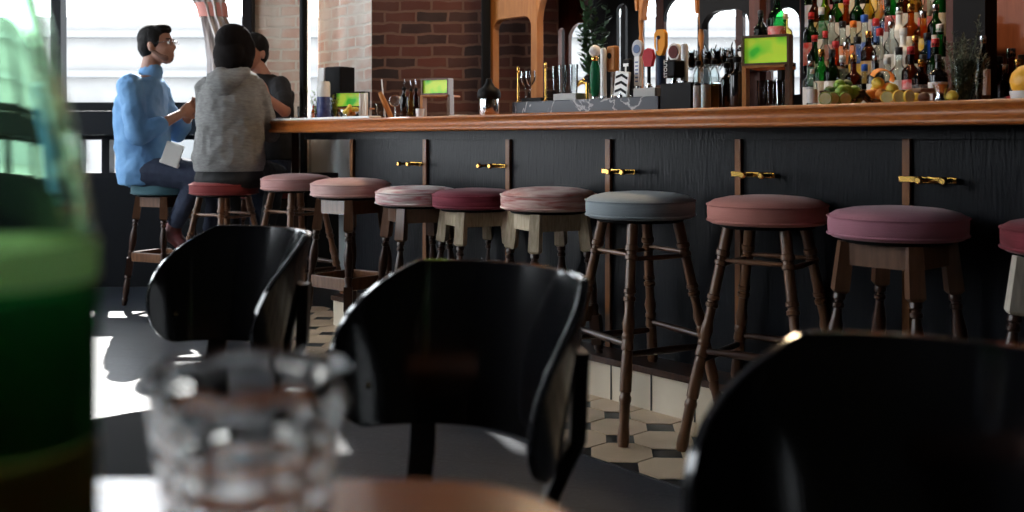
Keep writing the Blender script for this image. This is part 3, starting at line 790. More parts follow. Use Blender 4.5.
rows = [
 [('clear','white','silver','square'),('green','cream','gold','wine'),('dark green','white','black','wine'),('clear','silver','white','spirit'),('brown','black','gold','spirit'),('clear','white','blue','flask'),('black','white','silver','square'),('clear','cream','white','square'),('clear','white','black','spirit'),('brown','red','red','spirit'),('brown','cream','black','flask'),('dark green','black','red','wine')],
 [('dark green','green','red','wine'),('clear','cream','red','slim'),('amber','orange','red','square'),('clear','black','silver','flask'),('clear','yellow','black','square'),('brown','gold','gold','wine'),('clear','silver','red','spirit'),('clear','white','silver','tall'),('frosted','white','white','spirit'),('brown','cream','gold','flask'),('blue','white','black','square'),('green','white','white','spirit')],
 [('dark green','red','red','wine'),('clear','white','white','slim'),('clear','pink','silver','spirit'),('clear','orange','black','square'),('clear','orange','orange','square'),('clear','blue','blue','square'),('clear','white','red','flask'),('clear','silver','black','tall'),('frosted','silver','silver','spirit'),('amber','cream','gold','spirit'),('pale yellow','yellow','silver','square'),('dark green','white','silver','wine')],
 [('brown','gold','gold','slim'),('lime','green','silver','slim'),('green','white','green','wine'),('amber','white','red','spirit'),('dark green','cream','red','wine'),('pale yellow','white','white','slim'),('clear','blue','silver','spirit'),('green','red','white','slim'),('brown','white','white','tall'),('pale yellow','cream','yellow','slim'),('clear','red','red','square'),('green','cream','black','wine')],
 [('lime','white','black','slim'),('frosted','white','silver','square'),('amber','red','red','wine'),('green','yellow','red','wine'),('clear','cream','silver','slim'),('clear','white','yellow','spirit'),('brown','yellow','black','slim'),('green','orange','red','tall'),('clear','green','white','spirit'),('amber','gold','yellow','tall'),('clear','pink','white','flask'),('dark green','silver','silver','spirit')]]
stepn = ['front', 'second', 'third', 'fourth', 'top back']
for ri, ((t, z), row) in enumerate(zip(steps, rows)):
    for ci, (g, l, c, sh) in enumerate(row):
        a = s_of(803, t)-.02; e = s_of(948, t)+.02
        f = (ci+.5+(.25 if ri % 2 else -.1))/len(row)
        s = a+(e-a)*f
        sc = random.uniform(.84, .95)
        lab = f'{g} glass bottle, {l} label and {c} cap, on the {stepn[ri]} bottle step'
        bottle(ST(s, t, z), sh, g, l, c, lab, 'liquor bottles on the stepped back bar shelf', sc)
# bottles standing before the right arch, on top shelf ledge
lz = 1.28
lt = 1.22
lx0, lx1 = s_of(735, lt), s_of(788, lt)
lg = empty('bottle_ledge', ST((lx0+lx1)/2, lt, lz-.03), BAR_A, 'narrow dark ledge holding bottles before the arched window', 'shelf')
b2 = NB(); box(b2, (0, 0, .015), (lx0-lx1, .12, .03)); obj('ledge_board', b2, BLK, lg, smooth=False)
for s_ in (-1, 1):
    b2 = NB(); box(b2, (s_*((lx0-lx1)/2-.01), 0, -(lz-.03-ZC)/2), (.02, .10, lz-.03-ZC)); obj('ledge_leg', b2, BLK, lg, smooth=False)
for px, g, l, c, sh, h_ in ((743, 'clear', 'white', 'black', 'flask', .55), (752, 'clear', 'pink', 'red', 'flask', .55), (760.5, 'dark green', 'yellow', 'black', 'wine', .80), (769, 'clear', 'silver', 'black', 'square', .75), (777, 'green', 'red', 'red', 'wine', 1.05), (785.5, 'pale yellow', 'cream', 'cream', 'spirit', .75)):
    bottle(ST(s_of(px, lt), lt, lz), sh, g, l, c, f'{g} glass bottle, {l} label and {c} cap, on the ledge before the arched window', 'bottles on the narrow ledge', h_)
# bottles at far right by the wooden panel
for px, t, g, l, c, sh, sc, z in ((998, 1.38, 'brown', 'black', 'black', 'square', .9, 1.05), (1011, 1.38, 'brown', 'white', 'silver', 'spirit', .9, 1.05), (1023, 1.38, 'amber', 'cream', 'black', 'square', .9, 1.05), (988, 1.30, 'dark green', 'white', 'silver', 'wine', .95, 1.04), (1004, 1.25, 'clear', 'silver', 'silver', 'flask', .85, 1.03), (1018, 1.25, 'brown', 'red', 'gold', 'flask', .9, 1.03)):
    bottle(ST(s_of(px, t), t, ZC+.0), sh, g, l, c, f'{g} glass bottle, {l} label and {c} cap, before the red-brown panel', 'bottles before the red-brown panel', sc*1.2)
# hanging / standing stemware behind the pourers
def wineglass(loc, label, sc=1, inverted=False):
    b2 = NB(); lathe(b2, [(.030, 0), (.030, .002), (.004, .006), (.0035, .07), (.012, .08), (.030, .105), (.034, .13), (.030, .165), (.029, .165), (.032, .13), (.028, .107), (.010, .083)], 20)
    o = obj('wine_glass', b2, thin('stemware', (.90, .92, .93), .22), None, loc=loc); o.scale = (sc, sc, sc)
    return tag(o, label, 'wine glass', 'stemware on the back bar glass shelf')
gl_t = 1.24; gz = 1.20
ga, ge = s_of(676, gl_t), s_of(736, gl_t)
gs = empty('glass_shelf', ST((ga+ge)/2, gl_t, gz-.01), BAR_A, 'small raised shelf for stemware behind the pourer bottles', 'shelf')
b2 = NB(); box(b2, (0, 0, 0), (ga-ge, .16, .02)); obj('shelf_board', b2, STEEL, gs, smooth=False)
for s_ in (-1, 1):
    for t_ in (-1, 1):
        b2 = NB(); box(b2, (s_*((ga-ge)/2-.01), t_*.06, -(gz-.02-ZC)/2-.0), (.012, .012, gz-.02-ZC)); obj('shelf_leg', b2, STEEL, gs, smooth=False)
for k in range(7):
    for j in range(2):
        s = ga+(ge-ga)*(k+.5)/7; wineglass(ST(s, gl_t-.04+.08*j, gz), 'clear stemmed glass on the raised shelf behind the pourer bottles')
# ================================================================ ITEMS ON THE BAR
def onbar(px, t, z=0): p = on_t(px, t); return Vector((p.x, p.y, ZB+z))
def yz(py, Y): return H+(140-py)/1000*Y    # world height of a row at depth Y
EMG = None
def sign_mat(name, c1, c2, st):
    m = bpy.data.materials.new(name); m.use_nodes = True; nt = m.node_tree; b = nt.nodes['Principled BSDF']
    tc = nt.nodes.new('ShaderNodeTexCoord'); n = nt.nodes.new('ShaderNodeTexNoise'); n.inputs['Scale'].default_value = 14; n.inputs['Detail'].default_value = 1
    nt.links.new(tc.outputs['Object'], n.inputs['Vector'])
    cr = nt.nodes.new('ShaderNodeValToRGB'); cr.color_ramp.elements[0].color = (*c1, 1); cr.color_ramp.elements[1].color = (*c2, 1)
    cr.color_ramp.elements[0].position = .40; cr.color_ramp.elements[1].position = .58
    nt.links.new(n.outputs['Fac'], cr.inputs['Fac']); nt.links.new(cr.outputs[0], b.inputs['Emission Color']); nt.links.new(cr.outputs[0], b.inputs['Base Color'])
    b.inputs['Emission Strength'].default_value = st; b.inputs['Roughness'].default_value = .3
    return m
LIT = sign_mat('lit_green_panel', (.05, .50, .03), (.50, .75, .05), .75)
def caddy(px, t, wd, hh, sign_h, label, framem, rz=0, dep=.14, signw=None, noposts=False):
    p_ = onbar(px, t)
    r = empty('bar_caddy', p_, BAR_A+PI+rz, label, 'bar caddy', 'bar caddies with green lit panels')
    # local x -> to the right in view, local -y towards the room
    sw = signw or wd
    z0 = hh-sign_h
    b2 = NB(); f = .008
    box(b2, (0, 0, z0+f/2), (sw, .05, f)); box(b2, (0, 0, hh-f/2), (sw, .05, f))
    for s_ in (-1, 1): box(b2, (s_*(sw/2-f/2), 0, (z0+hh)/2), (f, .05, sign_h-2*f))
    obj('sign_frame', b2, framem, r, smooth=False)
    b2 = NB(); box(b2, (0, -.006, (z0+hh)/2), (sw-2*f, .012, sign_h-2*f)); obj('lit_panel', b2, LIT, r, smooth=False)
    b2 = NB(); box(b2, (0, .02, (z0+hh)/2), (sw-2*f, .01, sign_h-2*f)); obj('sign_back', b2, BLK, r, smooth=False)
    for s_ in (-1, 1):
        b2 = NB(); box(b2, (s_*(wd/2-.008), .0, z0/2), (.014, .04, z0)); obj('side_board', b2, HONEY if s_ < 0 else framem, r, smooth=False)
    b2 = NB(); box(b2, (0, .04, .004), (wd-.03, dep, .008)); obj('base_board', b2, framem, r, smooth=False)
    b2 = NB(); box(b2, (0, .04, z0-.004), (wd-.03, dep, .008)); obj('shelf', b2, HONEY, r, smooth=False)
    return r
FR = wood('caddy_frame', (.09, .05, .03), (.16, .09, .05), .4, (10, 10, 10))
c1_ = caddy(767, .26, .160, .244, .100, 'wooden caddy with the largest green lit panel, right of the pourer bottles', FR, rz=.32)
c2_ = caddy(437, .30, .165, .190, .078, 'wooden caddy with a green lit panel, before the dark brick wall', FR, rz=.42, signw=.150)
c3_ = caddy(352, .30, .19, .155, .085, 'small black framed caddy with green lit panel, near the pale brick', BLK, rz=.5)
def tumbler(px, t, h, r, label, group=None, m=None, z=0, loc=None, name='glass_tumbler', cat='glass'):
    b2 = NB(); lathe(b2, [(r*.7, 0), (r*.82, .003), (r, h), (r*.93, h), (r*.76, .008)], 18, flute=.02, fn=6)
    o = obj(name, b2, m or thin('tumbler_glass', (.88, .90, .90), .22), None, loc=loc or onbar(px, t, z)); return tag(o, label, cat, group)
for k in range(6):
    loc = c1_.location + ST(-.045+.036*(k % 3)*1.0, .05+.05*(k//3), 0) - ST(0, .04, 0) + Vector((0, 0, .008))
    tumbler(0, 0, .088, .017, 'clear ribbed glass inside the largest green-panel caddy', 'glasses in the large caddy', loc=loc)
for k in range(3):
    loc = c2_.location + ST(-.035+.035*k, .04, .008)
    tumbler(0, 0, .07, .015, 'small glass holding bar sticks inside the caddy before dark brick', 'glasses in the brick-side caddy', loc=loc)
# --- marble tap plinth
MARB = mat('grey_marble', (.04, .045, .06), .35, noise=.05, nscale=3.2, ncol=(.10, .11, .13), spec=.3)
nt = MARB.node_tree
nn = [n for n in nt.nodes if n.type == 'TEX_NOISE'][0]; crr = [n for n in nt.nodes if n.type == 'VALTORGB'][0]
nn.inputs['Scale'].default_value = 5; nn.inputs['Distortion'].default_value = 1.6
crr.color_ramp.elements[0].position = .47; crr.color_ramp.elements[0].color = (.035, .042, .058, 1)
e = crr.color_ramp.elements.new(.5); e.color = (.45, .45, .46, 1); crr.color_ramp.elements[-1].position = .52; crr.color_ramp.elements[-1].color = (.042, .05, .066, 1)
TT = .30
sa, sb = s_of(512, TT), s_of(658, TT)
b2 = NB(); stbox(b2, sb, sa, TT, TT+.18, ZB, ZB+.062); o = obj('marble_plinth', b2, MARB, None, smooth=False, bevel=.003)
tag(o, 'grey-blue marble block with white veins under the beer taps', 'tap plinth')
ZM = ZB+.062
sa2, sb2 = s_of(660, TT-.02), s_of(691, TT-.02)
b2 = NB(); stbox(b2, sb2, sa2, TT-.02, TT+.16, ZB, ZB+.105); o = obj('black_font_box', b2, BLK, None, smooth=False, bevel=.004)
tag(o, 'plain black box under the tap handles, right of the marble', 'box')
def tapm(name, col, r=.5): return mat(name, col, r, spec=.15)
def tap(px, z0, label, build, t=TT+.09):
    p_ = on_t(px, t); r = empty('beer_tap', (p_.x, p_.y, z0), BAR_A+PI, label, 'beer tap', 'beer taps behind the bar top'); 
    sc = p_.y/1000
    b2 = NB(); lathe(b2, [(.014, 0), (.014, .012), (.008, .016), (.008, .02)], 14); obj('collar', b2, STEEL, r)
    build(r, sc); return r
def shield(b2, w_, h_, th, z, shape='shield'):
    if shape == 'shield': pts = [(-w_/2, h_*.85), (-w_*.25, h_), (w_*.25, h_), (w_/2, h_*.85), (w_/2, h_*.35), (w_*.2, .04*h_), (0, 0), (-w_*.2, .04*h_), (-w_/2, h_*.35)]
    elif shape == 'round': pts = [(w_/2*math.cos(2*PI*k/24), h_/2+h_/2*math.sin(2*PI*k/24)) for k in range(24)]
    elif shape == 'diamond': pts = [(-w_/2, h_*.5), (-w_*.3, 0), (w_*.3, 0), (w_/2, h_*.5), (w_*.35, h_*.9), (0, h_), (-w_*.35, h_*.9)]
    prism(b2, pts, -th/2, th/2, Matrix.Translation((0, 0, z)) @ Matrix.Rotation(PI/2, 4, 'X'))
def t_green(r, s):
    b2 = NB(); lathe(b2, [(.012, .015), (.020, .04), (.023, .09), (.020, .135), (.012, .16)], 18); obj('handle', b2, tapm('tap_green', (.01, .12, .05), .2), r)
    b2 = NB(); lathe(b2, [(.011, .158), (.015, .163), (.015, .172), (.010, .178)], 16); obj('gold_ring', b2, BRASS, r)
    b2 = NB(); ball(b2, (0, 0, .200), .025); obj('ball_top', b2, WHITE, r)
def t_col(r, s, h=.19, m=WHITE, rr=.013):
    b2 = NB(); lathe(b2, [(rr, .01), (rr, h-.01), (rr*.6, h)], 16); obj('handle', b2, m, r)
def t_wood(r, s):
    b2 = NB(); box(b2, (0, 0, .08), (.014, .014, .16)); obj('stem', b2, STEEL, r)
    b2 = NB(); box(b2, (0, 0, .165), (.050, .03, .105)); obj('handle', b2, HONEY, r, bevel=.008)
    b2 = NB(); shield(b2, .02, .024, .004, .165, 'round'); obj('badge', b2, BLK, r, loc=(-.005, -.017, 0))
def t_plaque(r, s):
    b2 = NB(); box(b2, (0, 0, .055), (.075, .012, .10)); q = obj('handle', b2, WHITE, r, bevel=.003); q.rotation_euler = (0, .12, 0)
    for k in range(3):
        b2 = NB(); pts = [(-.03, .0), (0, .012), (.03, 0), (.03, .01), (0, .022), (-.03, .01)]
        prism(b2, pts, -.002, .002, Matrix.Translation((.0, -.007, .018+.028*k)) @ Matrix.Rotation(PI/2, 4, 'X')); obj('chevron', b2, BLK, q)
def t_blackT(r, s):
    b2 = NB(); box(b2, (0, 0, .095), (.038, .022, .13)); q = obj('handle', b2, BLK, r, bevel=.006)
    b2 = NB(); box(b2, (0, -.013, .135), (.026, .003, .012)); box(b2, (0, -.013, .10), (.008, .003, .06)); obj('white_mark', b2, WHITE, q, smooth=False)
def t_round(r, s):
    b2 = NB(); box(b2, (0, 0, .07), (.030, .016, .12)); obj('handle', b2, WHITE, r, bevel=.004)
    b2 = NB(); shield(b2, .052, .068, .014, .125, 'round'); q = obj('badge', b2, tapm('tap_silver_badge', (.55, .56, .58)), r)
    b2 = NB(); shield(b2, .034, .034, .002, .14, 'round'); obj('emblem', b2, tapm('tap_blue_emblem', (.14, .20, .34)), q, loc=(0, -.009, 0))
    b2 = NB()
    for k in range(6): box(b2, (0, -.009, .03+.015*k), (.014, .002, .006))
    obj('lettering_marks', b2, tapm('tap_blue_emblem', (.14, .20, .34)), r, smooth=False)
def t_red(r, s):
    b2 = NB(); lathe(b2, [(.007, .01), (.007, .09)], 12); obj('stem', b2, BLK, r)
    b2 = NB(); shield(b2, .056, .072, .016, .085, 'diamond'); obj('badge', b2, tapm('tap_red', (.42, .02, .03)), r)
def t_orange(r, s):
    b2 = NB(); lathe(b2, [(.018, .0), (.017, .11)], 16); obj('stem', b2, tapm('tap_navy', (.02, .035, .075)), r)
    b2 = NB(); shield(b2, .052, .10, .018, .11); q = obj('badge', b2, tapm('tap_orange', (.85, .33, .02)), r)
    b2 = NB(); shield(b2, .015, .015, .003, .172, 'round'); obj('emblem', b2, BLK, q, loc=(-.004, -.0105, 0))
    b2 = NB(); box(b2, (-.012, -.0105, .155), (.005, .003, .05)); obj('white_stripe', b2, WHITE, q, smooth=False)
def t_brown(r, s):
    b2 = NB(); lathe(b2, [(.010, .0), (.010, .09)], 12); obj('stem', b2, STEEL, r)
    b2 = NB(); shield(b2, .060, .066, .018, .095, 'round'); q = obj('badge', b2, WHITE, r)
    b2 = NB(); shield(b2, .044, .050, .004, .103, 'round'); obj('emblem', b2, tapm('tap_maroon', (.12, .02, .02)), q, loc=(0, -.010, 0))
def t_cube(r, s):
    b2 = NB(); box(b2, (0, 0, .055), (.060, .060, .066)); q = obj('handle', b2, BLK, r, bevel=.008); 
    cu = bpy.data.curves.new('lettering', 'FONT'); cu.body = 'STOUT'; cu.size = .021; cu.align_x = 'CENTER'; cu.align_y = 'CENTER'; cu.extrude = .0006
    tmp = bpy.data.objects.new('tmp_text', cu); COL.objects.link(tmp); bpy.context.view_layer.update(); me_ = bpy.data.meshes.new_from_object(tmp.evaluated_get(bpy.context.evaluated_depsgraph_get())); bpy.data.objects.remove(tmp)
    me_.materials.clear(); me_.materials.append(WHITE); to = bpy.data.objects.new('lettering', me_); COL.objects.link(to); to.parent = q
    to.rotation_euler = (PI/2, -PI/2, 0); to.location = (-.014, -.0309, .055)
tap(595, ZM, 'slim dark green beer tap with a white ball on top', t_green)
tap(603.5, ZM, 'plain white cylinder tap between the green and the wooden one', lambda r, s: t_col(r, s, .21))
tap(613, ZM, 'wooden block beer tap with a small dark badge', t_wood, TT+.12)
tap(621, ZM, 'white plaque tap with black chevrons standing low on the marble', t_plaque, TT+.045)
tap(628, ZM, 'small black beer tap with a white T-shaped mark', t_blackT, TT+.12)
o = tap(638, ZM+.035, 'white beer tap with round silver badge on the grey box', t_round)
tap(649, ZM+.035, 'red angular beer tap left of the orange shield', t_red)
tap(661, ZB+.105, 'orange shield beer tap on a navy stem', t_orange, TT+.05)
tap(675, ZB+.105, 'round white and maroon beer tap behind the black cube tap', t_brown, TT+.12)
tap(674, ZB+.105-.0, 'black cube beer tap with white upright lettering', t_cube, TT+.03)
tap(684.5, ZB+.105, 'plain white pillar tap at the right end of the black box', lambda r, s: t_col(r, s, .15, rr=.014), TT+.07)
sa3, sb3 = s_of(633, TT+.04), s_of(655, TT+.04)
b2 = NB(); stbox(b2, sb3, sa3, TT+.04, TT+.14, ZM, ZM+.035); o = obj('drip_box', b2, mat('warm_grey_box', (.32, .30, .28), .4), None, smooth=False, bevel=.002)
tag(o, 'small warm grey box on the marble under the round-badge tap', 'box')
sa3, sb3 = s_of(553, TT+.05), s_of(576, TT+.05)
b2 = NB(); stbox(b2, sb3, sa3, TT+.05, TT+.15, ZM, ZM+.03); o = obj('drip_box', b2, mat('warm_grey_box', (.32, .30, .28), .4), None, smooth=False, bevel=.002)
tag(o, 'small warm grey box on the left part of the marble, holding glasses', 'box')
for k, (px, t) in enumerate(((556, .39), (562, .36), (568, .39), (573.5, .37))):
    tumbler(0, 0, .12, .019, 'tall clear glass on the small grey box left of the green tap', 'tall glasses on the grey box', loc=ST(s_of(px, t), t, ZM+.03))
# brass rods and brass swan tap
for px, h_, lab in ((518, .165, 'thin brass rod with ball finial at the left end of the marble'), (545.5, .175, 'thin brass rod with ball finial right of the honey oak post')):
    b2 = NB(); lathe(b2, [(.011, 0), (.011, .006), (.0045, .01), (.0045, h_-.03), (.008, h_-.026), (.0045, h_-.02), (.007, h_-.012), (.003, h_)], 12)
    tag(obj('brass_rod', b2, BRASS, None, loc=ST(s_of(px, TT+.10), TT+.10, ZM)), lab, 'brass rod')
r = empty('brass_spigot', ST(s_of(587, TT+.1), TT+.1, ZM), BAR_A+PI, 'small brass spigot with black grip left of the green tap', 'spigot')
b2 = NB(); lathe(b2, [(.008, 0), (.008, .075)], 12); obj('stem', b2, BRASS, r)
b2 = NB(); tube(b2, [(.0, 0, .07), (-.02, 0, .08), (-.045, 0, .075), (-.06, 0, .06)], [.009, .012, .010, .005], 10); obj('spout', b2, BRASS, r)
b2 = NB(); ball(b2, (.01, 0, .09), (.024, .018, .018)); obj('grip', b2, BLK, r)
# black cup and box on the left of the marble
b2 = NB(); stbox(b2, s_of(541, .42), s_of(521, .42), .42, .52, ZB, ZB+.085); tag(obj('black_cash_box', b2, BLK, None, smooth=False, bevel=.004), 'low black box behind the left end of the marble', 'box')
for px in (525, 530):
    wg = wineglass(ST(s_of(px, .47), .47, ZB+.085), 'stemmed glass on the low black box before the brick', .75); wg['group'] = 'stemware on the black box'
# pourer bottles
for k, (px, t, g, lq, lab) in enumerate(((698, .28, 'clear', (.62, .52, .50), 'clear pourer bottle with pinkish syrup, leftmost of three'), (706, .24, 'clear', (.60, .62, .60), 'clear pourer bottle with cloudy white liquid, middle of three'), (714, .28, 'clear', (.22, .17, .03), 'clear pourer bottle with olive oil coloured liquid, rightmost of three'))):
    bottle(onbar(px, t), 'slim', g, None, None, lab, 'pourer bottles by the taps', .60, mat('syrup_%d' % k, lq, .3), True)
for px, t, sc, lab in ((727, .34, .62, 'short black pourer bottle just right of the clear ones'), (737, .26, .66, 'black pourer bottle beside the large green-panel caddy'), (731, .42, .70, 'tallest black pourer bottle, at the back of the dark ones')):
    bottle(onbar(px, t), 'spirit', 'black', None, None, lab, 'pourer bottles by the taps', sc, None, True)
b2 = NB(); lathe(b2, [(.018, 0), (.026, .05), (.024, .05), (.016, .004)], 18); cup = obj('black_cup', b2, BLK, None, loc=onbar(692, .50, .0)); tag(cup, 'black tapered cup on a stand between taps and pourers', 'cup')
cup.scale = (1, 1, 2.4)
# jar of sticks, muddler etc near px 375-400
jar = tumbler(381, .22, .075, .032, 'wide ribbed glass jar of bar tools at the caddies', z=0, name='glass_jar', cat='jar')
b2 = NB(); p_ = onbar(389, .24, .0); lathe_to(b2, p_+Vector((.012, 0, .007)), p_+Vector((-.045, 0, .135)), [(0, .012), (.5, .014), (.9, .012), (1, .009)], 14); tag(obj('wooden_muddler', b2, HONEY, None), 'light wooden muddler leaning to the left beside the glass jar', 'muddler')
b2 = NB(); p_ = onbar(384, .22, .01); tube(b2, [p_+Vector((.006, 0, 0)), p_+Vector((-.012, 0, .19))], .0035, 8); tag(obj('straw', b2, WHITE, None), 'white straw standing in the wide glass jar', 'straw')
r = empty('bar_strainer', onbar(395, .34), 0, 'round silvery bar strainer on a thin handle', 'strainer')
b2 = NB(); tube(b2, [(0, 0, 0), (0, 0, .07)], .003, 8); obj('handle', b2, STEEL, r)
b2 = NB(); tube(b2, [(.028*math.cos(2*PI*k/24), 0, .098+.03*math.sin(2*PI*k/24)) for k in range(24)], .003, 6, closed=True); obj('ring', b2, STEEL, r)
b2 = NB()
for k in range(-3, 4):
    q = .0075*k; hh = math.sqrt(.027**2-q*q); tube(b2, [(q, 0, .098-hh), (q, 0, .098+hh)], .0010, 4); tube(b2, [(-hh, 0, .098+q), (hh, 0, .098+q)], .0010, 4)
obj('mesh', b2, STEEL, r)
for px, t, g, sh, sc, lab in ((404, .24, 'black', 'wine', .53, 'black pourer bottle left of the brick-side caddy'), (411, .30, 'pale yellow', 'slim', .5, 'yellowish pourer bottle left of the brick-side caddy'), (416, .36, 'brown', 'slim', .52, 'brown pourer bottle partly behind the brick-side caddy')):
    bottle(onbar(px, t), sh, g, None, None, lab, 'pourer bottles near the brick wall', sc, None, True)
b2 = NB(); lathe(b2, [(.014, 0), (.018, .003), (.021, .042), (.019, .042), (.015, .006)], 18); tag(obj('white_cup', b2, WHITE, None, loc=onbar(420, .16)), 'tiny white cup in front of the brick-side caddy', 'cup')
b2 = NB(); box(b2, (0, 0, .006), (.11, .10, .012), .5); tag(obj('napkin_stack', b2, PAPER, None, loc=onbar(464, .3), bevel=.002), 'low stack of white napkins left of the steel canister', 'napkins')
# canister
r = empty('steel_canister', onbar(489, .24), 0, 'steel canister with a broad black domed lid at the black column', 'canister')
b2 = NB(); lathe(b2, [(.040, 0), (.042, .003), (.042, .082), (.040, .085)], 28); obj('body', b2, STEEL, r)
b2 = NB(); lathe(b2, [(.050, .080), (.052, .085), (.052, .105), (.046, .118), (.026, .132), (.014, .150), (.012, .165), (.006, .168)], 28); obj('lid', b2, BLK, r)
# left end: tray, drink with straws, cans, herbs, lemons
p_ = onbar(290, .135); b2 = NB(); rbox(b2, (0, 0, .006), (.20, .09, .012), .02); rbox(b2, (0, 0, .016), (.212, .102, .008), .025)
tag(obj('serving_tray', b2, STEEL, None, loc=p_, rot=(0, 0, BAR_A)), 'long low silver tray at the left end of the bar', 'tray')
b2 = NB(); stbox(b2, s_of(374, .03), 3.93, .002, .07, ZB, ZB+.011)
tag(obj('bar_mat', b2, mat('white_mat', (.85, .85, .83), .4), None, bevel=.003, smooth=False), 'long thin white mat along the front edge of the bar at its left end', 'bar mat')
g_ = tumbler(302, .22, .085, .026, 'clear drinking glass with two dark straws at the bar end', name='drink_glass')
b2 = NB(); p_ = onbar(302, .22, .006); tube(b2, [p_+Vector((.005, 0, 0)), p_+Vector((-.014, 0, .16))], .003, 6); tag(obj('straw', b2, BLK, None), 'dark straw leaning left in the drink at the bar end', 'straw')
b2 = NB(); tube(b2, [p_+Vector((-.004, .01, 0)), p_+Vector((.012, .01, .12))], .003, 6); tag(obj('straw', b2, BLK, None), 'short dark straw leaning right in the drink at the bar end', 'straw')
bottle(onbar(313, .2), 'slim', 'amber', 'orange', 'red', 'small orange sauce bottle left of the navy tin', None, .27)
r = empty('navy_tin', onbar(323.5, .14), 0, 'navy blue printed tin with white upper half', 'tin')
b2 = NB(); lathe(b2, [(.034, 0), (.035, .002), (.035, .122), (.034, .124)], 28); obj('body', b2, mat('tin_navy', (.02, .035, .15), .35, noise=.2, nscale=40, ncol=(.05, .07, .20)), r)
b2 = NB(); lathe(b2, [(.034, .124), (.035, .127), (.035, .195), (.030, .205)], 28); obj('lid', b2, WHITE, r)
r = empty('napkin_dispenser', onbar(338.5, .42), BAR_A+PI+.25, 'large black dispenser box with a white left side', 'dispenser')
b2 = NB(); rbox(b2, (.012, 0, .225), (.125, .12, .17), .012); obj('body', b2, BLK, r, bevel=.004)
b2 = NB(); box(b2, (-.078, 0, .225), (.05, .12, .165)); obj('side_panel', b2, WHITE, r, bevel=.004)
b2 = NB(); box(b2, (0, 0, .07), (.09, .09, .14)); obj('stand', b2, STEEL, r, bevel=.003)
LEAF = mat('herb_green', (.10, .20, .04), .6, noise=.4, nscale=60, ncol=(.26, .36, .10)); STEMG = mat('herb_stem', (.12, .16, .05), .7)
def sprig(root, base, tip, n, ln, m=LEAF, w_=.006):
    b2 = NB(); base = Vector(base); tip = Vector(tip); mid = base.lerp(tip, .5)+Vector((random.uniform(-.01, .01), 0, .01))
    tube(b2, [base, mid, tip], [.0016, .0013, .0006], 5)
    for k in range(n):
        f = .15+.85*k/n; q = base.lerp(tip, f); a = random.uniform(0, 2*PI); d = Vector((math.cos(a), math.sin(a), random.uniform(.3, .9))).normalized()*ln
        s_ = d.cross(Vector((0, 0, 1))).normalized()*w_/2
        vs = [b2.verts.new(v) for v in (q, q+d*.5+s_, q+d, q+d*.5-s_)]
        b2.faces.new(vs)
        vs = [b2.verts.new(v+Vector((0, .0006, .0008))) for v in (q, q+d*.5+s_, q+d, q+d*.5-s_)]
        b2.faces.new(vs)
    obj('sprig', b2, m, root)
r = empty('mint_pot', onbar(317, .34), 0, 'leafy green mint sprigs left of the white tin top', 'herbs')
b2 = NB(); lathe(b2, [(.022, 0), (.025, .05), (.023, .05), (.020, .004)], 18); obj('pot', b2, STEEL, r)
for k in range(7): sprig(r, (0, 0, .03), (random.uniform(-.07, .02), random.uniform(-.02, .02), random.uniform(.12, .21)), 12, .022, w_=.012)
r = empty('parsley_glass', onbar(335, .20), 0, 'yellow-green herb bunch right of the navy tin', 'herbs')
b2 = NB(); lathe(b2, [(.015, 0), (.019, .06), (.017, .06), (.013, .004)], 18); obj('pot', b2, thin('tumbler_glass', (.88, .90, .90), .22), r)
for k in range(8): sprig(r, (0, 0, .01), (random.uniform(-.018, .02), random.uniform(-.02, .02), random.uniform(.10, .15)), 14, .018, mat('herb_yellowgreen', (.30, .38, .05), .6), w_=.010)
def bowl(px, t, r_, h_, label, m=None, loc=None):
    b2 = NB(); lathe(b2, [(r_*.5, 0), (r_*.55, .004), (r_*.85, h_*.5), (r_, h_), (r_*.96, h_), (r_*.80, h_*.5), (r_*.4, .008)], 28)
    return tag(obj('bowl', b2, m or thin('bowl_glass', (.9, .92, .92), .2), None, loc=loc or onbar(px, t)), label, 'bowl')
LEMON = mat('lemon', (.80, .56, .06), .45, bump=.2, bscale=200); LIME = mat('lime', (.20, .36, .03), .45, bump=.2, bscale=200); ORANGE = mat('orange_peel', (.85, .26, .02), .5, bump=.3, bscale=180)
FLESH = mat('citrus_flesh', (.72, .74, .30), .4, noise=.4, nscale=60, ncol=(.85, .86, .6))
def fruit(loc, r_, m, label, cat, group, name, stretch=1.15, rot=None):
    b2 = NB(); lathe(b2, [(.001, -r_*stretch), (r_*.22, -r_*stretch*.93), (r_*.55, -r_*.80), (r_*.88, -r_*.45), (r_, 0), (r_*.88, r_*.45), (r_*.55, r_*.80), (r_*.22, r_*stretch*.93), (.001, r_*stretch)], 18)
    o = obj(name, b2, m, None, loc=loc, rot=rot or (random.uniform(0, 3), random.uniform(0, 3), 0)); return tag(o, label, cat, group)
def wedge(loc, r_, label, group, m=None, rz=0, name='citrus_slice', thk=.008):
    ro = empty(name, loc, rz, label, 'citrus slice', group); ro.rotation_euler = (PI/2, 0, rz)
    b2 = NB(); lathe(b2, [(r_*.97, -thk/2), (r_, -thk/2*.8), (r_, thk/2*.8), (r_*.97, thk/2)], 22); obj('rind', b2, m or LIME, ro)
    b2 = NB(); lathe(b2, [(r_*.86, -thk/2-.0006), (r_*.86, thk/2+.0006)], 22); obj('flesh', b2, FLESH, ro); return ro
bowl(350, .10, .060, .035, 'shallow glass bowl of lemon pieces below the black-framed green panel')
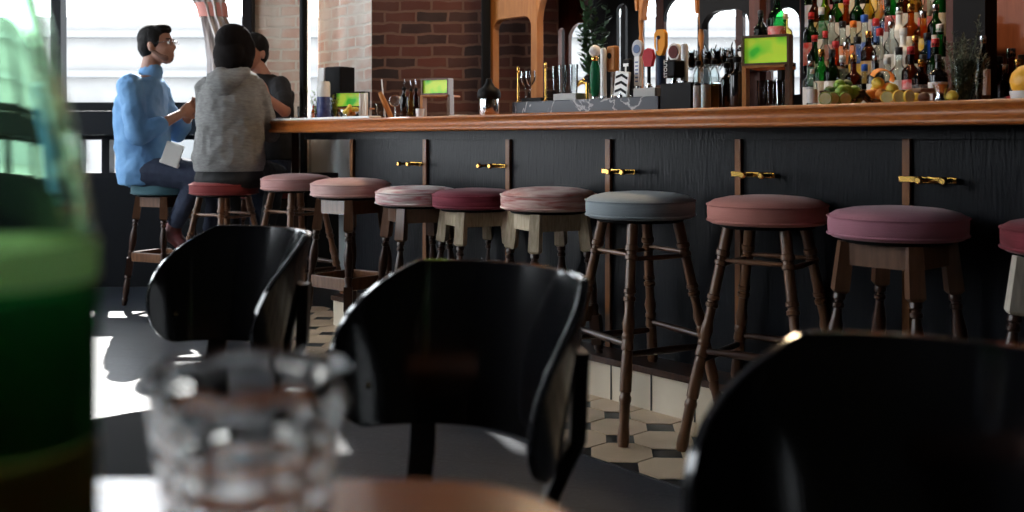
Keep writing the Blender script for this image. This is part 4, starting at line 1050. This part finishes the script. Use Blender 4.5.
for k in range(9):
    a = k*2.4; rr2 = .028*math.sqrt(k/9)+.006; p_ = onbar(350, .10, .026+.012*(k % 3)+ (.012 if k < 3 else 0))+Vector((rr2*math.cos(a), rr2*math.sin(a), 0))
    fruit(p_, .013, LEMON if k % 3 else ORANGE, 'small lemon piece in the glass bowl below the black-framed panel' if k % 3 else 'small orange piece in the glass bowl below the black-framed panel', 'citrus piece', 'citrus pieces in the left bowl', 'citrus_piece')
for k, px in enumerate((360.5, 363.5, 366.5)):
    b2 = NB(); lathe(b2, [(.006, 0), (.0075, .01), (.0075, .125), (.006, .13)], 12); tag(obj('rolled_napkin', b2, PAPER, None, loc=onbar(px, .13+.012*(k % 2))), 'white rolled napkin standing upright beside the black-framed caddy', 'napkin', 'rolled napkins')
# right of the big caddy
bottle(onbar(812, .30), 'spirit', 'clear', 'white', 'white', 'clear bottle with white label standing on the bar beside the limes', None, .44)
b = bowl(844, .26, .075, .05, 'wide glass bowl of limes on the bar')
bc = onbar(844, .26)
for k in range(10):
    a = k*2.4; rr2 = .045*math.sqrt(k/10); fruit(bc+Vector((rr2*math.cos(a), rr2*math.sin(a), .030+.018*(k % 2)+(.02 if k < 4 else 0))), .0185, LIME if k % 3 else mat('lime_dark', (.06, .12, .02), .5), 'green lime in the wide glass bowl' if k % 3 else 'dark green lime in the wide glass bowl', 'lime', 'limes in the glass bowl', 'lime')
for k, dx in enumerate((-.056, -.030, .010)): wedge(onbar(844, .155)+Vector((dx, -.0+.01*k, .021)), .020, 'cut lime slice leaning at the front of the lime bowl', 'lime slices', rz=.2*k-.3)
b = bowl(882, .27, .068, .045, 'glass bowl of oranges and peel right of the limes')
bc = onbar(882, .27)
for k in range(8):
    a = k*2.4+1; rr2 = .040*math.sqrt(k/8); fruit(bc+Vector((rr2*math.cos(a), rr2*math.sin(a), .032+.016*(k % 2)+(.02 if k < 3 else 0))), .019, LEMON if k % 2 else ORANGE, 'yellow lemon in the bowl of oranges' if k % 2 else 'orange fruit in the bowl right of the limes', 'citrus fruit', 'citrus in the second bowl', 'citrus_fruit')
# big orange peel curl
r_ = bc+Vector((.0, 0, .075)); b2 = NB()
ring = []
for k in range(22):
    a = -.6+k/21*3.6; rad = .030
    c_ = Vector((rad*math.cos(a), -.01+.012*k/21, .012+rad*math.sin(a)*.8)); wv_ = Vector((0, .016, .004))
    ring.append([b2.verts.new(c_-wv_), b2.verts.new(c_+wv_), b2.verts.new(c_*.93+wv_), b2.verts.new(c_*.93-wv_)])
for a_, c_ in zip(ring, ring[1:]):
    for i in range(4): b2.faces.new((a_[i], a_[(i+1) % 4], c_[(i+1) % 4], c_[i]))
b2.faces.new(ring[0]); b2.faces.new(ring[-1][::-1])
tag(obj('orange_peel', b2, ORANGE, None, loc=r_), 'large curled orange peel on top of the citrus bowl', 'orange peel')
for k, (px, t) in enumerate(((887, .15), (899, .15), (909, .16))): wedge(onbar(px, t, .020), .019, 'cut lemon slice standing before the second citrus bowl', 'lemon slices', LEMON, rz=.3*k-.2)
for k, (px, t, m_) in enumerate(((907, .26, LEMON), (916, .22, LEMON), (924, .20, mat('fig_brown', (.16, .07, .04), .5)), (952, .16, LEMON))):
    fruit(onbar(px, t, .017), .017, m_, ['lemon lying just right of the citrus bowl', 'lemon beside the brown fruit', 'brown fruit below the wooden board', 'lemon at the foot of the rosemary vase'][k], 'fruit', None, 'lemon' if k != 2 else 'fig', rot=(PI/2, 0, .3))
b2 = NB(); p_ = onbar(927, .36); box(b2, (0, 0, .045), (.11, .10, .012), .2); o = obj('wooden_board', b2, wood('board_wood', (.24, .15, .10), (.36, .24, .17), .5, (10, 10, 2)), None, loc=p_, bevel=.003); tag(o, 'small wooden board raised behind the lemons', 'board')
b2 = o; 
for dx in (-.04, .04):
    b3 = NB(); box(b3, (dx, 0, .0195), (.012, .08, .039)); obj('foot', b3, MAHOG, o, smooth=False)
b2 = NB(); lathe(b2, [(.016, 0), (.019, .004), (.012, .02), (.016, .035), (.022, .05), (.020, .05), (.012, .036)], 18); tag(obj('steel_jigger', b2, STEEL, None, loc=onbar(941, .15)), 'little steel jigger left of the lemon and vase', 'jigger')
bottle(onbar(938, .52), 'flask', 'black', 'white', 'black', 'dark round-shouldered bottle with large white label behind the jigger', None, .70)
bottle(onbar(921, .55), 'flask', 'brown', 'black', 'gold', 'dark brown squat bottle left of the white-labelled one', None, .66)
# rosemary vase
r = empty('rosemary_vase', onbar(967, .22), 0, 'tall clear glass vase stuffed with rosemary sprigs', 'vase of herbs')
b2 = NB(); lathe(b2, [(.036, 0), (.038, .003), (.042, .12), (.039, .12), (.034, .008)], 28); obj('vase', b2, thin('vase_glass', (.80, .84, .84), .18), r)
ROSE = mat('rosemary', (.055, .075, .040), .6, noise=.5, nscale=50, ncol=(.16, .19, .11))
for k in range(34):
    a = random.uniform(0, 2*PI); ra = random.uniform(0, .028)
    lean = random.uniform(.0, .055); hh = random.uniform(.11, .19)
    if k == 0: tipv = (.035, 0, .245)
    elif k == 1: tipv = (.045, .01, .225)
    elif k == 2: tipv = (-.04, .0, .20)
    else: tipv = (ra*math.cos(a)+lean*math.cos(a), (ra+lean)*math.sin(a), hh)
    sprig(r, (ra*math.cos(a), ra*math.sin(a), .006), tipv, 34, .016, ROSE, w_=.0032)
bottle(onbar(983, .44), 'slim', 'black', 'white', 'silver', 'dark slender bottle with a tall white label right of the rosemary', None, .66)
# juicer / bowl of citrus at right edge
r = empty('citrus_caddy', onbar(1029, .20), 0, 'white bowl with a big orange-yellow fruit heap at the right edge', 'fruit bowl')
b2 = NB(); lathe(b2, [(.040, 0), (.043, .003), (.047, .026), (.044, .026), (.038, .006)], 30); obj('bowl_body', b2, WHITE, r)
fruit(onbar(1029, .20, .052), .047, mat('big_orange', (.85, .42, .03), .45, bump=.3, bscale=120), 'large orange-yellow fruit sitting in the white bowl at the right edge', 'fruit', None, 'grapefruit', 1.0, rot=(0, 0, 0))
# small extras behind: dark green bottles between taps and arch (plant in window)
r = empty('window_plant', ST(s_of(593, 1.5), 1.5, ZC), 0, 'dark leafy plant in a pot before the bright arch', 'potted plant')
b2 = NB(); lathe(b2, [(.05, 0), (.06, .12), (.055, .12), (.045, .01)], 20); obj('pot', b2, mat('terracotta', (.3, .12, .07), .7), r)
for k in range(16): sprig(r, (0, 0, .1), (random.uniform(-.09, .09), random.uniform(-.05, .05), random.uniform(.55, .80)), 26, .05, mat('plant_dark', (.04, .12, .04), .5), w_=.03)
# ================================================================ CURTAIN
r = empty('tied_curtain', (-2.0, 6.12, 0), 0, 'grey-brown curtain gathered with a pink tieback before the window', 'curtain')
def cloth(name, pts, m, folds=11, amp=.25):
    b2 = NB(); rings = []
    for (px, py, hw) in pts:
        c = W(px, py, 6.12)-Vector((-2.0, 6.12, 0)); w_ = hw*1.3*6.12/1000
        rings.append([b2.verts.new((c.x+w_*math.cos(2*PI*k/66)*(1+amp*math.cos(folds*2*PI*k/66)*.4), c.y*1+(.035+w_*.15)*math.sin(2*PI*k/66)*(1+amp*math.cos(folds*2*PI*k/66)), c.z)) for k in range(66)])
    for a, c in zip(rings, rings[1:]):
        for k in range(66): b2.faces.new((a[k], a[(k+1) % 66], c[(k+1) % 66], c[k]))
    b2.faces.new(rings[0]); b2.faces.new(rings[-1][::-1])
    return obj(name, b2, m, r, ang=70)
CUR = mat('curtain_cloth', (.22, .18, .17), .8, noise=.3, nscale=3, ncol=(.75, .70, .67), stretch=(14, 14, .5))
cloth('curtain', [(188, -90, 30), (194, -60, 26), (200, -30, 20), (206, -5, 14), (211, 6, 10), (213, 16, 9), (217, 28, 10), (222, 42, 12), (228, 60, 15), (234, 90, 19), (236, 110, 22)], CUR)
cloth('tieback', [(209.5, 3, 12.5), (211.5, 8, 12), (213, 17, 11.5)], mat('pink_tieback', (.62, .24, .20), .6), 3, .1)
# ================================================================ PEOPLE
def seg(bm, a, ra, b_, rb, n=12):
    """tapered capsule"""
    a = Vector(a); b_ = Vector(b_); L = (b_-a).length
    M, L = axisM(a, b_); prof = []
    for k in range(5): t = k/5*PI/2; prof.append((max(.0008, ra*math.sin(t)), -ra*math.cos(t)))
    prof.append((ra, 0))
    for k in range(1, 4): f = k/4; prof.append((ra+(rb-ra)*f, L*f))
    prof.append((rb, L))
    for k in range(1, 6): t = k/5*PI/2; prof.append((max(.0008, rb*math.cos(t)), L+rb*math.sin(t)))
    lathe(bm, prof, n, M)
def loft(bm, secs, n=20):
    """secs: (centre, half vectors a, b)"""
    rings = []
    for c, a, b_ in secs:
        c = Vector(c); a = Vector(a); b_ = Vector(b_)
        rings.append([bm.verts.new(c+a*math.cos(2*PI*k/n)+b_*math.sin(2*PI*k/n)) for k in range(n)])
    for p_, q in zip(rings, rings[1:]):
        for k in range(n): bm.faces.new((p_[k], p_[(k+1) % n], q[(k+1) % n], q[k]))
    bm.faces.new(rings[0][::-1]); bm.faces.new(rings[-1])
def fuse(name, bm, m, parent, vox=.008, it=4, wr=0):
    o = obj(name, bm, m, parent)
    rm = o.modifiers.new('fuse', 'REMESH'); rm.mode = 'VOXEL'; rm.voxel_size = vox; rm.use_smooth_shade = True
    sm = o.modifiers.new('smooth', 'SMOOTH'); sm.iterations = it; sm.factor = .5
    if wr:
        tx_ = bpy.data.textures.new(name+'_wrinkle', 'CLOUDS'); tx_.noise_scale = .07; tx_.noise_depth = 2
        dp = o.modifiers.new('wrinkle', 'DISPLACE'); dp.texture = tx_; dp.strength = wr; dp.mid_level = .5
    return o
SKIN = mat('skin', (.30, .14, .095), .5, noise=.3, nscale=12, ncol=(.36, .18, .12)); SKIN2 = mat('skin_light', (.42, .20, .14), .5)
HAIR = mat('hair_black', (.006, .005, .005), .7, spec=.2, bump=.6, bscale=150, stretch=(1, 1, .3)); HAIRB = mat('hair_darkbrown', (.006, .004, .004), .8, spec=.1, bump=.6, bscale=120, stretch=(1, 1, .15))
def head(bm, c, fwd, up, s=1.0):
    """skull, jaw, nose, ears, lips, brow; c = head centre"""
    f = Vector(fwd).normalized(); u = Vector(up).normalized(); sd = f.cross(u).normalized(); u = sd.cross(f).normalized()
    R3 = Matrix((sd, f, u)).transposed().to_4x4()
    def P(x, y, z): return Vector(c)+(sd*x+f*y+u*z)*s
    def E(x, y, z, rx, ry, rz): ball(bm, P(x, y, z), (rx*s, ry*s, rz*s), R3, 20, 14)
    E(0, -.012, .030, .073, .092, .083); E(0, .022, -.015, .062, .068, .085); E(0, .045, -.070, .038, .038, .036)
    E(0, .066, .020, .045, .022, .022); E(0, .084, -.022, .012, .020, .012); seg(bm, P(0, .078, .012), .008*s, P(0, .096, -.018), .011*s)
    E(0, .080, -.055, .020, .010, .007); E(0, .078, -.068, .018, .010, .008)
    for k in (-1, 1): E(k*.074, -.008, -.008, .010, .018, .030); E(k*.036, .060, -.02, .02, .02, .02)
    return P, R3, sd, f, u
def hand(bm, wrist, d, nrm, size=1.0, curl=.5, right=1):
    """palm with four unequal bent fingers and a thumb leaving the side of the palm"""
    d = Vector(d).normalized(); nrm = Vector(nrm).normalized(); sd = d.cross(nrm).normalized()*right; wrist = Vector(wrist)
    nrm = sd.cross(d).normalized()*right
    k = size
    loft(bm, [(wrist, sd*.026*k, nrm*.018*k), (wrist+d*.03*k, sd*.036*k, nrm*.016*k), (wrist+d*.07*k, sd*.041*k, nrm*.014*k), (wrist+d*.088*k, sd*.038*k, nrm*.011*k)], 14)
    for i, (off, ln) in enumerate(((-.029, .070), (-.010, .078), (.010, .073), (.028, .058))):
        p0_ = wrist+d*.084*k+sd*off*k; dd = d.copy(); r0_ = .0088*k
        for j, fr in enumerate((.45, .32, .23)):
            dd = (dd+nrm*curl*(.35+.1*i)).normalized(); p1_ = p0_+dd*ln*fr*k; seg(bm, p0_, r0_, p1_, r0_*.92, 8); p0_ = p1_; r0_ *= .92
    tb_ = wrist+d*.022*k-sd*.026*k; td = (d*.7-sd*.75+nrm*.25).normalized(); t1 = tb_+td*.038*k; t2 = t1+(td+d*.5+nrm*.3*curl).normalized()*.030*k
    seg(bm, tb_, .013*k, t1, .0105*k, 8); seg(bm, t1, .0105*k, t2, .0088*k, 8)
VX = Vector
# ---- man in the blue shirt (faces right)
Ym = 5.72
def m(px, py, dy=0): v = W(px, py, Ym); return Vector((v.x, Ym+dy, v.z))
man = empty('person', (m(155, 180).x, Ym, 0), 0, 'man in a light blue shirt and dark jeans sitting in profile', 'person')
man.location = (0, 0, 0)
bm = NB()
hc = m(158, 46); fw = VX((1, -.12, .10)); P, R3, sd, f, u = head(bm, hc, fw, (-.05, 0, 1), 1.02)
seg(bm, m(152, 60), .052, m(149, 76), .056)
# torso under the shirt
loft(bm, [(m(151, 176), (.13, 0, 0), (0, .17, 0)), (m(146, 150), (.11, 0, 0), (0, .15, 0)), (m(142, 120), (.115, 0, .01), (0, .165, 0)), (m(144, 92), (.105, 0, .01), (0, .185, 0)), (m(148, 76), (.05, 0, .0), (0, .10, 0))])
shR = m(143, 91, -.185); shL = m(146, 91, .185); elR = m(154, 136, -.23); elL = m(166, 133, .18); wrR = m(184, 114, -.05); wrL = m(186, 112, .10)
seg(bm, shR, .052, elR, .042); seg(bm, elR, .040, wrR, .026); seg(bm, shL, .052, elL, .042); seg(bm, elL, .040, wrL, .026)
hand(bm, wrR, wrR-elR+VX((0, .06, .05)), (-.3, .9, .2), .95, .5, 1); hand(bm, wrL, wrL-elL+VX((0, -.05, .02)), (0, -1, .1), .95, .5, -1)
# legs
hipR, hipL = m(153, 171, -.10), m(153, 171, .10)
knR = m(204, 176, -.10); knL = m(214, 176, .12); anR = m(177, 226, -.06); anL = m(204, 236, .12)
seg(bm, hipR, .085, knR, .058); seg(bm, hipL, .085, knL, .058); seg(bm, knR, .052, anR, .036); seg(bm, knL, .052, anL, .036)
toR = anR+VX((.075, -.02, -.115)); toL = anL+VX((.11, 0, -.07)); seg(bm, anR+VX((-.01, 0, -.03)), .035, toR, .026); seg(bm, anL+VX((0, 0, -.03)), .035, toL, .026)
mb = fuse('body', bm, SKIN, man, .007, 3)
for k in (-1, 1):
    b2 = NB(); ball(b2, P(k*.030, .079, .008), .010*1.0); e_ = obj('eye', b2, WHITE, man)
    b2 = NB(); ball(b2, P(k*.030, .0875, .008), .0045); obj('iris', b2, HAIR, e_)
    b2 = NB(); seg(b2, P(k*.016, .088, .028), .004, P(k*.048, .076, .028), .004, 8); obj('eyebrow', b2, HAIR, man)
# hair
bm = NB()
def PE(x, y, z, rx, ry, rz): ball(bm, P(x, y, z), (rx, ry, rz), R3, 22, 14)
PE(0, -.022, .044, .082, .094, .086); PE(0, -.052, .0, .074, .062, .075); PE(0, .030, .088, .060, .055, .036)
for k in (-1, 1): PE(k*.058, .000, .030, .022, .040, .050)
fuse('hair', bm, HAIR, man, .006, 3)
b2 = NB(); seg(b2, P(0, .062, -.078), .022, P(0, .040, -.082), .026, 10)
for k in (-1, 1): seg(b2, P(k*.030, .05, -.075), .020, P(k*.060, .0, -.035), .012, 10)
fuse('beard', b2, mat('stubble', (.17, .085, .06), .7), man, .006, 3)
b2 = NB()
for k in (-1, 1):
    tube(b2, [P(k*.033+.021*math.cos(t/8*2*PI), .094, .006+.017*math.sin(t/8*2*PI)) for t in range(8)], .0016, 6, closed=True)
    tube(b2, [P(k*.054, .093, .012), P(k*.077, .0, .008)], .0016, 6)
tube(b2, [P(-.012, .095, .010), P(.012, .095, .010)], .0016, 6); obj('glasses', b2, STEEL, man)
# shirt
SHIRT = mat('blue_chambray', (.11, .27, .52), .8, noise=.5, nscale=9, ncol=(.17, .36, .62), bump=.4, bscale=30)
bm = NB()
loft(bm, [(m(146, 184), (.150, 0, 0), (0, .175, 0)), (m(148, 172), (.165, 0, 0), (0, .20, 0)), (m(144, 150), (.152, 0, 0), (0, .18, 0)), (m(141, 122), (.142, 0, .01), (0, .19, 0)), (m(141, 100), (.135, 0, .01), (0, .205, 0)), (m(144, 84), (.105, 0, .01), (0, .18, 0)), (m(149, 76), (.060, 0, -.02), (0, .09, 0))])
seg(bm, m(124, 176), .03, m(130, 184), .02)
seg(bm, m(152, 71), .059, m(149, 78), .066)
seg(bm, shR+VX((-.01, .03, .012)), .080, shL+VX((-.01, -.03, .012)), .080); seg(bm, shR, .072, elR+VX((-.01, 0, .005)), .060); seg(bm, elR, .058, elR.lerp(wrR, .42), .052); seg(bm, shL, .072, elL, .058); seg(bm, elL, .056, elL.lerp(wrL, .42), .052)
fuse('shirt', bm, SHIRT, man, .008, 2, .022)
b2 = NB(); seg(b2, elR.lerp(wrR, .36), .058, elR.lerp(wrR, .46), .054); fuse('cuff', b2, SHIRT, man, .006, 2)
JEANS = mat('dark_jeans', (.020, .030, .065), .8, noise=.4, nscale=30, ncol=(.035, .05, .09))
bm = NB(); loft(bm, [(m(152, 184), (.12, 0, 0), (0, .165, 0)), (m(152, 166), (.135, 0, 0), (0, .17, 0))])
seg(bm, hipR, .095, knR, .070); seg(bm, hipL, .095, knL, .070); seg(bm, knR, .066, anR.lerp(knR, .12), .048); seg(bm, knL, .066, anL.lerp(knL, .12), .048)
fuse('trousers', bm, JEANS, man, .008, 3, .012)
SHOE = mat('shoe_maroon', (.22, .045, .045), .5, noise=.4, nscale=16, ncol=(.05, .02, .02))
for an, to in ((anR, toR), (anL, toL)):
    b2 = NB(); seg(b2, an+VX((-.02, 0, -.035)), .045, to, .036); seg(b2, an+VX((0, 0, -.005)), .045, an+VX((0, 0, -.03)), .046); s_ = fuse('shoe', b2, SHOE, man, .006, 3)
    b2 = NB(); d_ = (to-an).normalized(); dn = VX((-d_.z, 0, d_.x)).normalized(); dn = dn if dn.z < 0 else -dn
    seg(b2, an+VX((-.03, 0, -.045))+dn*.036, .018, to+dn*.030+d_*.015, .018); obj('sole', b2, BLK, s_)
# white paper sheet in lap
b2 = NB(); pts = []
p_ = m(183, 154, -.16)
box(b2, (0, 0, 0), (.10, .012, .13)); box(b2, (.0, .02, -.055), (.11, .05, .02))
o = obj('paper_bag', b2, PAPER, None, loc=p_+VX((0, -.02, 0)), rot=(.1, .35, .1), bevel=.006, smooth=False)
tag(o, 'crumpled white paper held on the lap of the man in blue', 'paper')
# ---- woman in grey hoodie (back to us)
Yw = 5.36
def w_(px, py, dy=0): v = W(px, py, Yw); return Vector((v.x, Yw+dy, v.z))
wo = empty('person', (0, 0, 0), 0, 'person with dark bobbed hair in a grey hooded top seen from behind', 'person')
bm = NB(); hc2 = w_(236, 48); P2, R32, sd2, f2, u2 = head(bm, hc2, (.45, .85, .0), (.02, 0, 1), .98)
seg(bm, w_(236, 60), .050, w_(234, 76), .055)
loft(bm, [(w_(228, 170), (.16, 0, 0), (0, .12, 0)), (w_(229, 150), (.13, 0, 0), (0, .10, 0)), (w_(231, 115), (.145, 0, 0), (0, .11, 0)), (w_(232, 88), (.155, 0, 0), (0, .10, 0)), (w_(233, 74), (.07, 0, 0), (0, .06, 0))])
sl, sr = w_(208, 88), w_(255, 90); el, er = w_(200, 134, .10), w_(263, 134, .16); wl, wr_ = w_(212, 126, .34), w_(256, 122, .36)
for a, b_, c in ((sl, el, wl), (sr, er, wr_)): seg(bm, a, .048, b_, .038); seg(bm, b_, .036, c, .025)
hand(bm, wl, (.3, .8, .1), (0, 0, -1), .9, .4, 1); hand(bm, wr_, (-.3, .8, .1), (0, 0, -1), .9, .4, -1)
h1, h2 = w_(217, 172, .05), w_(243, 172, .05); k1, k2 = w_(206, 178, .46), w_(258, 178, .44); a1, a2 = w_(214, 246, .34), w_(252, 240, .30)
for a, b_, c in ((h1, k1, a1), (h2, k2, a2)):
    seg(bm, a, .085, b_, .055); seg(bm, b_, .050, c, .034); seg(bm, c+VX((0, 0, -.03)), .034, c+VX((.02, .12, -.07)), .026)
fuse('body', bm, SKIN2, wo, .007, 3)
for k in (-1, 1):
    b2 = NB(); ball(b2, P2(k*.030, .079, .008), .009); e_ = obj('eye', b2, WHITE, wo)
    b2 = NB(); ball(b2, P2(k*.030, .0865, .008), .004); obj('iris', b2, HAIR, e_)
bm = NB()
def E2(x, y, z, rx, ry, rz): ball(bm, P2(x, y, z), (rx, ry, rz), R32, 22, 14)
E2(0, -.020, .040, .092, .104, .090); E2(0, -.055, -.035, .096, .066, .085); E2(.0, -.060, -.075, .088, .052, .060)
for k in (-1, 1): E2(k*.080, .015, -.015, .024, .045, .075); E2(k*.080, .0, -.07, .024, .045, .050)
fuse('hair', bm, HAIRB, wo, .006, 3)
HOOD = mat('grey_marl', (.13, .13, .13), .9, noise=.6, nscale=30, ncol=(.26, .26, .255), stretch=(1, 1, 4), bump=.4, bscale=40)
bm = NB()
loft(bm, [(w_(229, 166), (.190, 0, 0), (0, .15, 0)), (w_(229, 155), (.195, 0, 0), (0, .155, 0)), (w_(230, 130), (.180, 0, 0), (0, .145, 0)), (w_(231, 105), (.178, 0, 0), (0, .140, 0)), (w_(232, 88), (.172, 0, 0), (0, .125, 0)), (w_(233, 76), (.125, 0, 0), (0, .10, 0)), (w_(234, 69), (.075, 0, 0), (0, .075, 0))])
for a, b_, c in ((sl, el, wl), (sr, er, wr_)): seg(bm, a, .066, b_, .054); seg(bm, b_, .052, c, .036)
fuse('hooded_top', bm, HOOD, wo, .008, 2, .022)
bm = NB()   # hood lying on the upper back
loft(bm, [(w_(229, 97, -.120), (.030, 0, 0), (0, .015, 0)), (w_(229, 91, -.132), (.062, 0, .0), (0, .032, 0)), (w_(231, 83, -.125), (.098, 0, .0), (0, .045, 0)), (w_(233, 75, -.095), (.115, 0, .0), (0, .050, 0)), (w_(235, 69, -.045), (.095, 0, .0), (0, .060, 0)), (w_(235, 66, -.01), (.070, 0, 0), (0, .06, 0))])
fuse('hood', bm, HOOD, wo, .007, 3, .03)
b2 = NB(); loft(b2, [(w_(229, 171), (.180, 0, 0), (0, .142, 0)), (w_(229, 168), (.187, 0, 0), (0, .150, 0)), (w_(229, 163), (.188, 0, 0), (0, .152, 0))]); obj('hem', b2, HOOD, wo)
BLKC = mat('black_cloth', (.010, .010, .012), .85)
bm = NB(); loft(bm, [(w_(229, 188, .02), (.165, 0, 0), (0, .15, 0)), (w_(229, 180, .02), (.19, 0, 0), (0, .165, 0)), (w_(229, 166, .02), (.17, 0, 0), (0, .14, 0))])
for a, b_, c in ((h1, k1, a1), (h2, k2, a2)): seg(bm, a, .095, b_, .066); seg(bm, b_, .062, c.lerp(b_, .12), .045)
fuse('trousers', bm, BLKC, wo, .008, 3, .012)
for c in (a1, a2):
    b2 = NB(); seg(b2, c+VX((0, -.02, -.04)), .042, c+VX((.02, .13, -.075)), .033); seg(b2, c, .042, c+VX((0, 0, -.03)), .042); fuse('shoe', b2, BLK, wo, .007, 3)
# ---- person in black shirt behind the bar end
Yb = 6.0
def k_(px, py, dy=0): v = W(px, py, Yb); return Vector((v.x, Yb+dy, v.z))
tp = empty('person', (0, 0, 0), 0, 'person in a black shirt resting an elbow on the bar end', 'person')
bm = NB(); hc3 = k_(249, 52, .08); P3, R33, sd3, f3, u3 = head(bm, hc3, (-.35, -.9, 0), (.05, 0, 1), .98)
seg(bm, k_(252, 64, .10), .050, k_(258, 76, .12), .055)
loft(bm, [(k_(262, 168, .14), (.14, 0, 0), (0, .10, 0)), (k_(262, 130, .14), (.13, 0, 0), (0, .10, 0)), (k_(262, 95, .13), (.15, 0, 0), (0, .10, 0)), (k_(260, 78, .12), (.09, 0, 0), (0, .06, 0))])
s1, s2 = k_(279, 86, .06), k_(240, 86, .12); e1, e2 = k_(289, 112, -.11), k_(236, 124, .0); w1, w2 = k_(275, 99, -.20), k_(246, 114, -.14)
for a, b_, c in ((s1, e1, w1), (s2, e2, w2)): seg(bm, a, .05, b_, .036); seg(bm, b_, .034, c, .024)
hand(bm, w1, (-.25, .05, .6), (-.6, .4, -.1), .92, .35, -1); hand(bm, w2, (.5, -.3, .2), (0, -.3, -1), .9, .5, 1)
g1, g2 = k_(252, 172, .10), k_(272, 172, .10); kk1, kk2 = k_(240, 176, -.22), k_(262, 180, -.10); f1, f2_ = k_(244, 275, -.18), k_(262, 275, -.05)
for a, b_, c in ((g1, kk1, f1), (g2, kk2, f2_)):
    seg(bm, a, .08, b_, .054); seg(bm, b_, .05, c, .034); seg(bm, c, .034, c+VX((0, -.12, -.03)), .026)
fuse('body', bm, SKIN2, tp, .007, 3)
for k in (-1, 1):
    b2 = NB(); ball(b2, P3(k*.030, .079, .008), .009); e_ = obj('eye', b2, WHITE, tp)
    b2 = NB(); ball(b2, P3(k*.030, .0865, .008), .004); obj('iris', b2, HAIR, e_)
bm = NB()
def E3(x, y, z, rx, ry, rz): ball(bm, P3(x, y, z), (rx, ry, rz), R33, 22, 14)
E3(0, -.022, .046, .082, .094, .084); E3(0, -.05, .0, .076, .06, .075)
fuse('hair', bm, HAIR, tp, .006, 3)
bm = NB()
loft(bm, [(k_(262, 160, .14), (.17, 0, 0), (0, .13, 0)), (k_(262, 120, .14), (.16, 0, 0), (0, .12, 0)), (k_(262, 92, .13), (.165, 0, 0), (0, .12, 0)), (k_(261, 80, .12), (.12, 0, 0), (0, .09, 0)), (k_(257, 73, .11), (.07, 0, 0), (0, .065, 0))])
for a, b_ in ((s1, e1), (s2, e2)): seg(bm, a+VX((-.008, 0, .0)), .066, a.lerp(b_, .80), .054)
fuse('shirt', bm, BLKC, tp, .008, 3, .015)
bm = NB(); loft(bm, [(k_(262, 182, .13), (.14, 0, 0), (0, .12, 0)), (k_(262, 160, .13), (.15, 0, 0), (0, .125, 0))])
for a, b_, c in ((g1, kk1, f1), (g2, kk2, f2_)): seg(bm, a, .09, b_, .064); seg(bm, b_, .06, c.lerp(b_, .08), .045)
fuse('trousers', bm, JEANS, tp, .008, 3)
for c in (f1, f2_):
    b2 = NB(); seg(b2, c+VX((0, .02, -.01)), .040, c+VX((0, -.13, -.035)), .034); fuse('shoe', b2, BLK, tp, .007, 3)
kst = put(protoB, 268, 6.14, .70, .3, V['seatred'], None, 'dark stool under the person in the black shirt'); kst.location.z = 0
kst.scale.z = (.66)/.768
# ================================================================ LIGHT
sc = bpy.context.scene
wd = bpy.data.worlds.new('sky'); sc.world = wd; wd.use_nodes = True
bg = wd.node_tree.nodes['Background']; bg.inputs['Color'].default_value = (.93, .97, 1.0, 1); bg.inputs['Strength'].default_value = 17
sl_ = bpy.data.lights.new('sun', 'SUN'); sl_.energy = 30; sl_.angle = math.radians(.6); sl_.color = (1, .96, .9)
so = bpy.data.objects.new('sun', sl_); COL.objects.link(so); d = Vector((.28, -.76, -.60)); so.rotation_euler = d.to_track_quat('-Z', 'Y').to_euler(); so.location = (-3, 9, 8)
def lamp(name, px, t, z, e, col, size):
    p_ = on_t(px, t); l = bpy.data.lights.new(name, 'AREA'); l.energy = e; l.color = col; l.shape = 'DISK'; l.size = size
    o = bpy.data.objects.new(name, l); COL.objects.link(o); o.location = (p_.x, p_.y, z); return o
for px in (540, 690, 860): lamp('bar_fill_light', px, .85, 2.6, 24, (1, .72, .45), .25)  # unseen warm fill lamps, added to brighten the bar and bottle rows
# ================================================================ CAMERA
cam = bpy.data.cameras.new('camera'); co = bpy.data.objects.new('camera', cam); COL.objects.link(co)
cam.sensor_width = 36; cam.lens = 36*1000/1024; cam.shift_y = -(256-140)/1024; cam.clip_start = .02
co.location = (0, 0, H); co.rotation_euler = (PI/2, 0, 0)
cam.dof.use_dof = True; cam.dof.focus_distance = 3.6; cam.dof.aperture_fstop = 4.0
sc.camera = co
sc.view_settings.view_transform = 'Standard'; sc.view_settings.look = 'None'; sc.view_settings.gamma = 1; sc.view_settings.use_curve_mapping = False
sc.view_settings.exposure = -1.0
